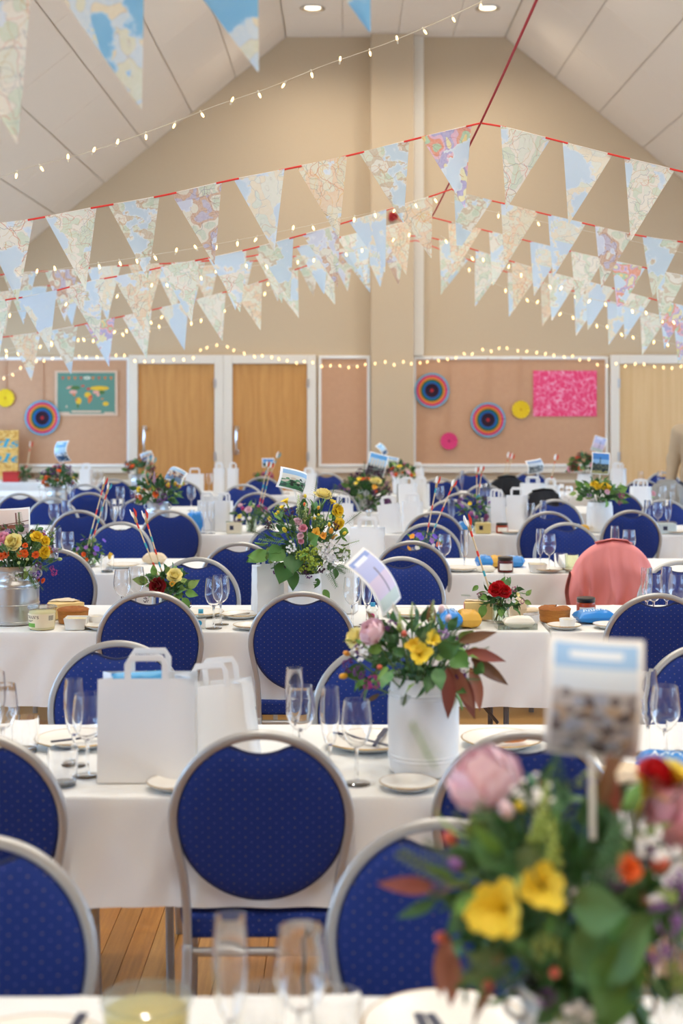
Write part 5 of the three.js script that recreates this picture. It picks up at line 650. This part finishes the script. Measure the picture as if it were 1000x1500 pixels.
bouquet({ label: 'dark red and orange flower bouquet by the pale door', px: 855, py: 683, rx: 22, ry: 15, d: 14.1, leaves: 22, leaf: 0.07, inner: 60, low: -0.4, fill: [['marigold', 0xd8421a, 12, 0.026], ['cluster', 0x6a1a20, 8, 0.028], ['rose', PK, 2, 0.03], ['marigold', Y, 2, 0.02]] });
bouquet({ label: 'small magenta and yellow posy behind the striped arrows', px: 384, py: 706, rx: 16, ry: 13, d: 14.0, leaves: 12, leaf: 0.05, inner: 40, low: -0.4, fill: [['cluster', MA, 5, 0.026], ['marigold', Y, 4, 0.024], ['cluster', DP, 4, 0.024]] });
bouquet({ label: 'small green plant beside the red box on the side table', px: 36, py: 696, rx: 10, ry: 10, d: 15.45, leaves: 18, leaf: 0.06, inner: 20, low: -0.3, leafMats: [M.greens[2], M.greens[0], M.copper[2]], name: 'potted_plant', cat: 'plant', fill: [] });
bouquet({ label: 'few pink blooms by the grey coat near the pale door', px: 950, py: 729, rx: 9, ry: 8, d: 12.0, leaves: 6, leaf: 0.04, inner: 12, low: -0.3, fill: [['rose', PK, 3, 0.026]] });

// ---------------------------------------------------------------- postcards on white sticks
function card(label, view, px, py, d, w, h, [roll = 0, yaw = 0, pitch = 0], [cx, cy], foot) {
  const c = at(px, py, d), f = at(foot[0], foot[1], d), t = thing('postcard', label, 'postcard', f), R = (q) => q * Math.PI / 180;
  const bend = (x, y) => -cx * x * x / w - cy * y * y / h, g = (W, H, z) => grid(12, 12, (u, v) => { const x = (u - 0.5) * W, y = (0.5 - v) * H; return [x, y, bend(x, y) + z]; }, (u, v) => [u, 1 - v]);
  const q = new THREE.Group(); q.name = 'card_face'; q.position.copy(c).sub(f); q.rotation.set(R(pitch), R(yaw), R(roll), 'ZYX'); t.add(q);
  mesh('card', g(w, h, 0), M.cardWhite, q); mesh('printed_view', g(w - 0.014, h - 0.014, 0.0007), printMats[view], q);
  const low = V(0, -h * 0.42, -0.003 + bend(0, -h * 0.42)).applyEuler(q.rotation).add(q.position);
  mesh('stick', sweep([V(0, 0, 0), low], oval(0.008, 0.003, 8), V(0, 0, 1)), M.stickWhite, t);
}
card('white edged city postcard on a stick in the peony bouquet', 'city', 871, 1030, 1.76, 0.118, 0.15, [-3, -8, 0], [0.35, 0.9], [868, 1230]);
card('dusk postcard curling sideways on a stick in the barrel vase bouquet', 'dusk', 556, 846, 3.55, 0.1, 0.16, [37, 52, 0], [0.2, 0.55], [606, 955]);
card('bridge postcard on a stick in the tin churn bouquet', 'bridge', 10, 766, 5.9, 0.2, 0.118, [1, 18, 0], [1.0, 0.15], [10, 830]);
card('green hills postcard curling over the tall mixed bouquet', 'hills', 436, 704, 6.05, 0.13, 0.09, [-18, 25, -10], [1.6, 0.6], [445, 775]);
card('castle postcard on a stick in the dense purple and yellow bouquet', 'castle', 552, 681, 11.95, 0.16, 0.19, [-15, 5, 0], [0.3, 0.4], [545, 730]);
card('red roofed town postcard tilted over the tin pot', 'town', 252, 692, 10.05, 0.15, 0.11, [-14, -25, -25], [1.6, 0.6], [240, 735]);
card('blue ocean postcard on a stick above the dark orange posy', 'ocean', 87, 662, 12.0, 0.12, 0.175, [6, -20, 0], [0.6, 1.4], [90, 705]);
card('tower postcard on a stick in the white churn bouquet', 'tower', 880, 679, 9.98, 0.13, 0.155, [-4, 4, 0], [0.2, 0.5], [880, 735]);
card('hazy peak postcard tilted above the dark red bouquet', 'dusk', 877, 651, 14.1, 0.125, 0.155, [-18, 0, 0], [0.3, 0.4], [868, 695]);
card('grey street postcard on a stick above the second row bags', 'grey', 787, 683, 12.0, 0.15, 0.115, [9, 20, 0], [0.9, 1.2], [794, 722]);
card('pale sky postcard on a stick above the orange and pink posy', 'ocean', 561, 657, 14.0, 0.075, 0.13, [38, 35, 0], [0.5, 0.8], [575, 705]);
card('green card half hidden behind the orange and pink posy', 'hills', 575, 676, 14.15, 0.11, 0.09, [-10, 0, 0], [0.6, 0.4], [580, 705]);
card('brown street postcard above the posy at the first oak door', 'town', 215, 667, 14.0, 0.12, 0.08, [20, 10, -10], [1.2, 0.6], [210, 700]);
card('small blue postcard behind the striped arrows at the oak door', 'tower', 393, 678, 14.0, 0.12, 0.09, [0, 10, 0], [0.6, 0.6], [388, 712]);

// ---------------------------------------------------------------- decorated arrows
const arrowM = { wood: std(0xdcc39a, 0.7), red: std(0xe03a24, 0.6), teal: std(0x3fa6b4, 0.6), white: std(0xf2efe8, 0.8), twine: std(0xb99a6a, 0.9) };
const featherGeo = grid(3, 8, (u, v) => { const s = 2 * u - 1, w = 0.011 * Math.sin(Math.PI * (0.1 + 0.85 * v)); return [0.004 + 0.006 * v + s * w * 0.5 + w * 0.5, 0.05 * v, 0.002 * s + 0.003 * v * v]; });
function arrow(label, x0, y0, x1, y1, d, cols = ['red', 'teal', 'red'], tip = 'red', fat = 1) {
  const a = at(x0, y0, d), b = at(x1, y1, d), L = a.distanceTo(b), t = thing('decorated_arrow', label, 'arrow', a, 0, 'striped arrows in the posies');
  const q = new THREE.Quaternion().setFromUnitVectors(UP3, b.clone().sub(a).normalize()); t.quaternion.copy(q);
  const r = 0.0032 * fat; mesh('shaft', new THREE.CylinderGeometry(r, r, L, 8).translate(0, L / 2, 0), arrowM.wood, t);
  cols.forEach((c, k) => mesh('tape_band', new THREE.CylinderGeometry(r * 1.25, r * 1.25, L * 0.08, 8).translate(0, L * (0.22 + 0.58 * k / Math.max(1, cols.length - 1)), 0), arrowM[c], t));
  mesh('twine', lathe([[r * 1.1, L * 0.84], [r * 2.1, L * 0.86], [r * 2.1, L * 0.92], [r * 1.1, L * 0.94]], 8), arrowM.twine, t);
  for (let k = 0; k < 3; k++) { const f = mesh('feather', featherGeo, k === 0 ? arrowM[tip] : arrowM.white, t); f.position.y = L - 0.03; f.rotation.y = [0.2, 2.6, 4.4][k]; f.scale.setScalar(fat * 0.9); }
}
for (const a of [
  ['striped arrow leaning in the dark red rose posy, red feather', 234, 850, 194, 750, 6.2, ['red', 'teal', 'red']], ['striped arrow upright in the dark red rose posy, teal band low', 240, 848, 211, 752, 6.2, ['teal', 'red', 'teal', 'red']],
  ['striped arrow with red bands in the violet posy', 128, 800, 154, 702, 7.92, ['teal', 'red', 'red']], ['striped arrow with teal shaft in the violet posy', 133, 800, 160, 710, 7.92, ['red', 'teal', 'teal', 'red'], 'teal'],
  ['striped arrow with teal bands in the viola posy', 624, 788, 641, 701, 8.0, ['red', 'red', 'teal']], ['striped arrow with red bands in the viola posy', 630, 788, 665, 706, 8.0, ['teal', 'red', 'red']],
  ['striped arrow with red feathers in the bright red posy', 716, 862, 684, 762, 5.9, ['teal', 'red', 'red'], 'red', 1.2],
  ['striped arrow at the back of the magenta posy, white top', 378, 748, 392, 678, 9.95, ['red', 'teal', 'teal']], ['striped arrow in the magenta posy, red top', 381, 750, 398, 680, 9.95, ['red', 'teal', 'red']], ['tall striped arrow rising beside the small blue postcard', 388, 716, 407, 667, 14.0, ['red', 'teal'], 'teal', 1.5],
  ['striped arrow in the purple posy with teal base', 698, 740, 698, 687, 10.0, ['teal', 'red']], ['striped arrow in the purple posy with red feather', 699, 738, 706, 685, 10.0, ['teal', 'red', 'red']],
  ['arrow leaning beside the posy at the first oak door', 215, 702, 218, 673, 14.0, ['red', 'teal'], 'teal', 1.5], ['second arrow leaning beside the posy at the oak door', 219, 700, 225, 674, 14.0, ['teal', 'red'], 'teal', 1.5],
  ['pair arrow above the black coat, white feather', 736, 706, 745, 667, 14.0, ['teal', 'red'], 'red', 1.4], ['pair arrow above the black coat, red feather', 740, 704, 750, 669, 14.0, ['teal'], 'red', 1.4], ['single striped arrow above the purple tied bag', 806, 708, 814, 670, 12.1, ['red', 'red'], 'red', 1.3], ['striped arrow leaning in the plant beside the red box', 38, 692, 45, 651, 15.45, ['red', 'red'], 'red', 1.5],
]) arrow(...a);

// ---------------------------------------------------------------- bunting of old maps
function onPath(pts) { // arc-length lookup on a polyline of world points
  const c = new THREE.CatmullRomCurve3(pts, false, 'centripetal'), P = c.getPoints(pts.length * 14), S = [0]; for (let k = 1; k < P.length; k++) S.push(S[k - 1] + P[k].distanceTo(P[k - 1]));
  return { P, L: S[S.length - 1], at(s) { let k = 1; while (k < P.length - 1 && S[k] < s) k++; const f = Math.min(1, Math.max(0, (s - S[k - 1]) / (S[k] - S[k - 1] || 1))); return { p: P[k - 1].clone().lerp(P[k], f), t: P[k].clone().sub(P[k - 1]).normalize() }; } };
}
let flagNo = 0;
function bunting(label, d, sides, { W = 0.205, H = 0.31, gap = 0.047, start = [0.02, 0.03] } = {}) {
  const t = thing('map_bunting', label, 'bunting', at(500, 300, d)), o = t.position;
  sides.forEach((pix, side) => {
    const pts = pix.map(([x, y]) => at(x, y, d)), e = pts[pts.length - 1], wallX = e.x < 0 ? XL : XR, p2 = pts[pts.length - 2], sl = (e.y - p2.y) / Math.abs(e.x - p2.x);
    pts.push(V((e.x + wallX) / 2, e.y + sl * Math.abs(wallX - e.x) * 0.3, e.z), V(wallX, e.y + 0.02, e.z));
    const path = onPath(pts); mesh('cord', sweep(path.P.map((p) => p.clone().sub(o).add(V(0, 0, -0.002))), circ(0.0016, 5)), M.cord, t);
    let s = start[side], visible = Math.min(path.L, (Math.abs(pix[pix.length - 1][0] - pix[0][0]) + 90) * d / F * 1.06), prev = 0;
    const strip = (a, b) => { const q = []; for (let k = 0; k <= 4; k++) q.push(path.at(a + (b - a) * k / 4).p.sub(o).add(V(0, -0.002, 0.0035))); mesh('red_ribbon', sweep(q, oval(0.0075, 0.0015, 6), V(0, 0, 1)), M.red, t); };
    while (s < visible) {
      strip(Math.max(0, prev - 0.022), s + 0.022);
      const a = path.at(s).p, b = path.at(s + W).p, mid = a.clone().lerp(b, 0.5), tx = b.clone().sub(a).normalize(), dn = V(tx.y, -tx.x, 0); if (dn.y > 0) dn.negate();
      const n = flagNo++, u0 = hash(n, 1, 77), v0 = hash(n, 2, 77), sc = 1.3 + 0.9 * hash(n, 3, 77), curl = 0.02 * (hash(n, 4, 77) - 0.5), yaw = 0.5 * (hash(n, 5, 77) - 0.5);
      const g = grid(6, 8, (u, v) => { const x = (u - 0.5) * W * (1 - v * 0.985), y = H * v, z = curl * Math.sin(v * 2.4) + yaw * x * v + 0.006 * Math.sin(3 * u + n); return [mid.x + tx.x * x + dn.x * y - o.x, mid.y + tx.y * x + dn.y * y - o.y, z]; }, (u, v) => [u0 + (u - 0.5) * W * (1 - v * 0.985) * sc, v0 + v * H * sc]);
      mesh('flag', g, mapMats[d < 4 ? [4, 4, 4, 0][n % 4] : [0, 6, 7, 1, 0, 2, 5, 6, 1, 3, 5, 0][n % 12]], t);
      prev = s + W; s += W + gap;
    }
    strip(prev - 0.022, prev + gap);
  });
}
bunting('blurred map bunting with bright blue flags high over the seventh row', 3.06, [[[560, -180], [490, -158], [315, -97], [140, -40], [-40, 8]]], { start: [0.03], gap: 0.05 });
bunting('large sharp map bunting meeting the red rope highest of all', 5.6, [[[703, 180], [690, 183], [600, 205], [512, 227], [420, 247], [330, 265], [238, 286], [130, 305], [45, 321], [0, 327]], [[705, 180], [735, 185], [802, 202], [888, 224], [975, 245], [1000, 251]]], { start: [0.035, 0.075] });
bunting('map bunting crossing the red rope just below the highest one', 7.4, [[[660, 277], [631, 287], [594, 298], [560, 309], [514, 323], [460, 339], [427, 348], [375, 362], [318, 375], [247, 389], [195, 400], [136, 411], [74, 427], [0, 440]], [[660, 276], [682, 286], [726, 295], [785, 310], [852, 326], [922, 342], [991, 353]]], { start: [0.1, 0.02] });
bunting('map bunting with flat left run, third along the rope', 8.5, [[[632, 318], [588, 326], [491, 349], [427, 363], [366, 375], [312, 381], [255, 385], [177, 389], [109, 394], [35, 399], [0, 402]], [[632, 318], [656, 324], [726, 341], [795, 358], [867, 375], [936, 390], [1000, 403]]], { start: [0.12, 0.1] });
bunting('map bunting hanging lowest over the far doors', 9.45, [[[617, 345], [570, 348], [509, 367], [457, 386], [373, 415], [320, 430], [260, 445], [194, 460], [130, 473], [81, 483], [0, 494]], [[617, 345], [657, 354], [696, 366], [757, 385], [811, 400], [879, 417], [948, 436], [993, 446]]], { start: [0.1, 0.12] });
bunting('faint far map bunting behind the other rows', 10.4, [[[610, 352], [520, 362], [427, 376], [315, 388], [200, 402], [113, 414], [55, 420], [0, 428]], [[610, 352], [700, 385], [800, 415], [893, 441], [934, 453], [1000, 470]]], { start: [0.2, 0.2] });
{ const t = thing('red_rope', 'taut dark red rope carrying the map bunting along the hall', 'rope', [0.551, 2.8, -8]), P = [V(0.551, 2.95, 3.15), V(0.551, 2.86, -2), V(0.551, 2.775, -5.6), V(0.553, 2.79, -7.4), V(0.553, 2.8, -8.7), V(0.556, 2.9, -10), V(0.57, 3.71, -15.83)];
  mesh('rope', sweep(curve(P, 90).map((p) => p.sub(t.position)), circ(0.0046, 7), V(0, 1, 0)), M.rope, t); mesh('knot', new THREE.TorusKnotGeometry(0.03, 0.014, 48, 8).translate(0.57 - 0.551, 3.71 - 2.8, -15.8 + 8), M.rope, t); }

// ---------------------------------------------------------------- fairy lights
const bulbGeo = lathe([[0, 0], [0.0045, -0.003], [0.0052, -0.012], [0.0035, -0.021], [0, -0.024]], 8), sockGeo = lathe([[0, 0.012], [0.0034, 0.012], [0.0038, -0.003], [0, -0.003]], 8);
function fairy(label, d, pix, pitch, big = 1) {
  const pts = pix.map(([x, y]) => at(x, y, d)), t = thing('fairy_lights', label, 'string lights', pts[0]), path = onPath(pts), o = t.position;
  mesh('wire', sweep(path.P.map((p) => p.clone().sub(o)), circ(0.0014 * big ** 0.5, 5)), M.wire, t);
  for (let s = pitch * 0.4, k = 0; s < path.L; s += pitch * (0.85 + 0.3 * hash(k, 3, Math.round(d * 10))), k++) { const { p } = path.at(s), m = mesh('bulb', bulbGeo, M.bulb, t); m.position.copy(p).sub(o).add(V(0, -0.006, 0)); m.scale.setScalar(big); const h = mesh('bulb_socket', sockGeo, M.wire, t); h.position.copy(m.position); h.scale.setScalar(big); const w = (hash(k, 5, 3) - 0.5) * 1.2 + (hash(k, 6, 3) < 0.25 ? Math.PI : 0); m.rotation.z = h.rotation.z = w; m.rotation.x = h.rotation.x = (hash(k, 8, 3) - 0.5) * 0.8; }
}
fairy('fairy lights rising across the gable above all bunting', 5.0, [[-30, 270], [0, 260], [37, 247], [115, 227], [192, 202], [270, 173], [310, 157], [392, 129], [477, 95], [565, 64], [652, 27], [710, 0], [800, -45]], 0.098, 0.85);
fairy('short end of fairy lights at the right slope of the ceiling', 5.0, [[900, -60], [960, -25], [995, -4], [1040, 10]], 0.098);
fairy('fairy lights on a thin wire under the large map bunting', 6.8, [[-848, 400], [-300, 436], [0, 406], [140, 386], [226, 373], [304, 360], [416, 338], [507, 319], [560, 308], [640, 288]], 0.095);
fairy('fairy lights right of the rope under the second bunting', 7.6, [[660, 296], [726, 311], [780, 322], [852, 337], [930, 354], [1010, 373]], 0.2);
fairy('fairy lights sagging left across the third bunting', 8.4, [[-20, 465], [0, 460], [80, 450], [136, 437], [182, 428], [260, 410], [330, 396], [400, 385], [509, 368], [600, 340]], 0.1);
fairy('fairy lights low on the left below the bunting', 11, [[-10, 522], [36, 513], [78, 506], [101, 504], [130, 491], [177, 482], [242, 479], [300, 464], [360, 436], [420, 418]], 0.085, 1.2);
fairy('second low fairy lights on the left above the map poster', 12, [[0, 512], [60, 505], [124, 498], [180, 487], [235, 463], [290, 445], [350, 428], [400, 410]], 0.12, 1.2);
fairy('fairy lights descending right along the lower bunting', 9.0, [[645, 345], [696, 378], [753, 395], [812, 420], [850, 434], [910, 447], [971, 467], [1010, 468]], 0.09, 1.1);
fairy('lowest fairy lights descending right over the pink poster', 11, [[640, 362], [689, 398], [740, 422], [801, 450], [852, 466], [906, 486], [956, 497], [1010, 509]], 0.095, 1.2);
fairy('fairy lights draped along the end wall over doors and boards', 15.7, [[-10, 558], [12, 549], [35, 538], [59, 528], [97, 519], [136, 521], [163, 517], [201, 527], [228, 526], [254, 524], [280, 523], [301, 508], [322, 503], [347, 512], [373, 520], [400, 525], [425, 530], [452, 527], [477, 536], [518, 535], [546, 530], [572, 532], [592, 531], [632, 527], [671, 521], [709, 513], [749, 511], [788, 514], [828, 521], [855, 526], [881, 533], [921, 534], [975, 536], [1020, 540]], 0.1, 1.25);

// ---------------------------------------------------------------- coats over chairs
function coat(label, chair, mat, { back = 0.46, front = 0.3, wide = 0.215, sleeve = false, s = 1, lift = 0.016, side = 1 } = {}) {
  const t = thing('coat', label, 'coat', [0, 0, 0]); t.position.copy(chair.position); t.rotation.y = chair.rotation.y;
  const top = (x) => PAD_Y + Math.sqrt(Math.max(0.0002, 0.213 * 0.213 - Math.min(x * x, 0.0451))) + lift;
  const g = grid(48, 44, (u, v) => {
    const x0 = (2 * u - 1) * wide, ty = top(Math.max(-0.208, Math.min(0.208, x0))), L = back + front, q = v * L - front, dn = Math.max(0, Math.abs(q) - 0.03), sgn = q < 0 ? 1 : -1;  // front hangs on the seat side (+z), back on the other
    const shoulder = 0.5 + 0.5 * Math.cos(Math.min(1, Math.abs(q) / 0.03) * Math.PI), y = ty - dn * (0.94 + 0.08 * Math.cos(x0 * 9)) - 0.01 * (1 - shoulder);
    const f = Math.min(1, dn / 0.12), xs = x0 * (1 + 0.5 * Math.max(0, 0.5 - dn)) + 0.05 * Math.sin(dn * 5 + s), r1 = 1 - Math.abs(2 * fbm(xs * 13 + s * 3, dn * 1.1, 7, 2) - 1) * 1.6, r2 = fbm(xs * 22 + s, dn * 2.2, 5, 3), fold = f * (0.006 + (0.03 + 0.09 * Math.min(0.5, dn)) * Math.max(0, r1) ** 2.2 * 0.8 + 0.03 * r2), z = lean(y) + sgn * (0.04 + 0.012 * f) * (1 - shoulder) + sgn * fold;
    return [x0 * (1 + 0.05 * f) + 0.012 * f * Math.sin(dn * 14 + s), y, z];
  });
  mesh('coat_body', g, mat, t);
  mesh('collar', sweep(Array.from({ length: 15 }, (_, k) => { const x = -0.09 + 0.18 * k / 14; return V(x, top(x) + 0.004, lean(top(x)) - 0.012 + 0.01 * Math.sin(k)); }), oval(0.05, 0.008, 10), V(0, 1, 0.2)), mat, t);
  if (sleeve) mesh('sleeve', sweep(curve([V(side * 0.17, 0.84, lean(0.84) - 0.05), V(side * 0.21, 0.74, -0.1), V(side * 0.2, 0.58, -0.1), V(side * 0.19, 0.42, -0.08)], 16), oval(0.09, 0.05, 12, 0.9), V(0, 0, 1)), mat, t);
}
coat('coral pink coat draped over a chair on the fourth row', chairPos['3in898'], phys(0xe88c86, 0.75, { sheen: 0.3, sheenColor: new THREE.Color(0xf0b0a8) }), { back: 0.62, s: 1, wide: 0.22 });
coat('black coat over a chair in front of the wide noticeboard', chairPos['6in743'], std(0x16161a, 0.85), { back: 0.5, s: 3, wide: 0.25, sleeve: true });
coat('grey wool coat with black lining over a chair by the pale door', chairPos['5out977'], std(0x8f8d88, 0.95), { back: 0.4, s: 5, wide: 0.24, sleeve: true, side: -1 });
coat('dark jacket over the chair beside the second row bags', chairPos['5in796'], std(0x1e1e22, 0.85), { back: 0.2, front: 0.14, s: 7, wide: 0.12 });

// ---------------------------------------------------------------- the guest at the edge of the picture
{
  const px = 1024, d = 13.2, t = thing('person', 'person in a beige jacket standing by the pale door', 'person', [(px - CX) * d / F, 0, -d], -0.5);
  function body(name, bones, lo, hi, cell, mat, k = 0.03) {
    const n = Math.ceil(Math.max(hi[0] - lo[0], hi[1] - lo[1], hi[2] - lo[2]) / cell), S = n * cell, mc = new MarchingCubes(n, mat, false, false, 400000), half = S / 2, c = [(lo[0] + hi[0]) / 2, (lo[1] + hi[1]) / 2, (lo[2] + hi[2]) / 2];
    for (let z = 0; z < n; z++) for (let y = 0; y < n; y++) for (let x = 0; x < n; x++) {
      const X = c[0] + (x / (n / 2) - 1) * half, Yy = c[1] + (y / (n / 2) - 1) * half, Z = c[2] + (z / (n / 2) - 1) * half; let dist = 9;
      for (const [a, ra, b, r2, sx = 1] of bones) { const bxv = b[0] - a[0], by = b[1] - a[1], bz = b[2] - a[2], l2 = bxv * bxv + by * by + bz * bz || 1e-6; let h = ((X - a[0]) * bxv + (Yy - a[1]) * by + (Z - a[2]) * bz) / l2; h = Math.max(0, Math.min(1, h)); const e = Math.hypot((X - a[0] - bxv * h) / sx, Yy - a[1] - by * h, Z - a[2] - bz * h) - (ra + (r2 - ra) * h); const m = Math.max(0, k - Math.abs(dist - e)) / k; dist = Math.min(dist, e) - m * m * k * 0.25; }
      mc.field[x + y * n + z * n * n] = -dist;
    }
    mc.isolation = 0; mc.update(); const q = mc.count ?? mc.geometry.drawRange.count, g = new THREE.BufferGeometry();
    g.setAttribute('position', new THREE.Float32BufferAttribute(Array.from(mc.positionArray.slice(0, q * 3)), 3)); g.scale(half, half, half).translate(...c); const w = mergeVertices(g, 1e-5); w.computeVertexNormals(); return mesh(name, w, mat, t);
  }
  const skin = std(0xd9a98c, 0.6), jacket = std(0xb7a184, 0.9), trousers = std(0x3a3f4c, 0.9), hair = std(0x6a4a30, 0.8);
  const handBones = []; for (const s of [-1, 1]) { const w = [s * 0.27, 0.84, 0.04]; handBones.push([w, 0.028, [s * 0.275, 0.77, 0.055], 0.036]); for (let f = 0; f < 4; f++) { const x = s * 0.275, z = 0.028 + f * 0.019, L = [0.055, 0.065, 0.062, 0.048][f]; handBones.push([[x, 0.755, z], 0.0095, [x - s * 0.006, 0.755 - L * 0.6, z + 0.004], 0.009], [[x - s * 0.006, 0.755 - L * 0.6, z + 0.004], 0.009, [x - s * 0.02, 0.755 - L, z + 0.006], 0.0075]); } handBones.push([[s * 0.27, 0.79, 0.08], 0.011, [s * 0.262, 0.745, 0.108], 0.0095]); }
  body('figure', [[[0, 1.44, -0.01], 0.055, [0, 1.53, 0.01], 0.05], [[0, 1.63, 0.02], 0.098, [0, 1.6, 0.03], 0.092, 0.86], [[0, 1.545, 0.055], 0.05, [0, 1.53, 0.075], 0.03], [[0, 1.605, 0.118], 0.013, [0, 1.58, 0.132], 0.015], [[-0.082, 1.61, 0.015], 0.022, [-0.084, 1.585, 0.015], 0.016], [[0.082, 1.61, 0.015], 0.022, [0.084, 1.585, 0.015], 0.016], ...handBones], [-0.34, 0.66, -0.3], [0.34, 1.76, 0.3], 0.0095, skin, 0.012);
  body('jacket', [[[-0.1, 1.36, 0], 0.1, [0.1, 1.36, 0], 0.1], [[0, 1.34, 0], 0.125, [0, 1.0, 0], 0.12, 1.35], [[0, 1.0, 0], 0.125, [0, 0.84, 0], 0.135, 1.35], [[-0.19, 1.38, 0], 0.072, [-0.25, 1.12, -0.02], 0.056], [[-0.25, 1.12, -0.02], 0.056, [-0.27, 0.86, 0.035], 0.045], [[0.19, 1.38, 0], 0.072, [0.25, 1.12, -0.02], 0.056], [[0.25, 1.12, -0.02], 0.056, [0.27, 0.86, 0.035], 0.045]], [-0.4, 0.68, -0.3], [0.4, 1.5, 0.3], 0.016, jacket, 0.04);
  body('trousers', [[[-0.08, 0.86, 0], 0.115, [0.08, 0.86, 0], 0.115], [[-0.09, 0.82, 0], 0.098, [-0.1, 0.48, 0.01], 0.07], [[-0.1, 0.48, 0.01], 0.07, [-0.1, 0.09, -0.01], 0.052], [[0.09, 0.82, 0], 0.098, [0.1, 0.48, 0.01], 0.07], [[0.1, 0.48, 0.01], 0.07, [0.1, 0.09, -0.01], 0.052]], [-0.3, 0.02, -0.25], [0.3, 1.0, 0.25], 0.018, trousers, 0.04);
  body('shoes', [[[-0.1, 0.045, -0.04], 0.04, [-0.11, 0.035, 0.13], 0.034], [[0.1, 0.045, -0.04], 0.04, [0.11, 0.035, 0.13], 0.034]], [-0.2, -0.01, -0.14], [0.2, 0.12, 0.2], 0.012, M.dark, 0.01);
  body('hair', [[[0, 1.665, -0.005], 0.1, [0, 1.6, -0.03], 0.098, 0.9], [[0, 1.58, -0.045], 0.08, [0, 1.5, -0.05], 0.06]], [-0.16, 1.4, -0.18], [0.16, 1.8, 0.14], 0.012, hair, 0.02);
  for (const s of [-1, 1]) { const e = mesh('eye', new THREE.SphereGeometry(0.011, 10, 8), std(0x2a1e18, 0.3), t); e.position.set(s * 0.034, 1.612, 0.108); }
  mesh('mouth', sweep([V(-0.022, 1.548, 0.1), V(0, 1.546, 0.108), V(0.022, 1.548, 0.1)], oval(0.008, 0.004, 8), V(0, 1, 0)), std(0xa85a50, 0.6), t);
}
renderer.render(scene, camera);
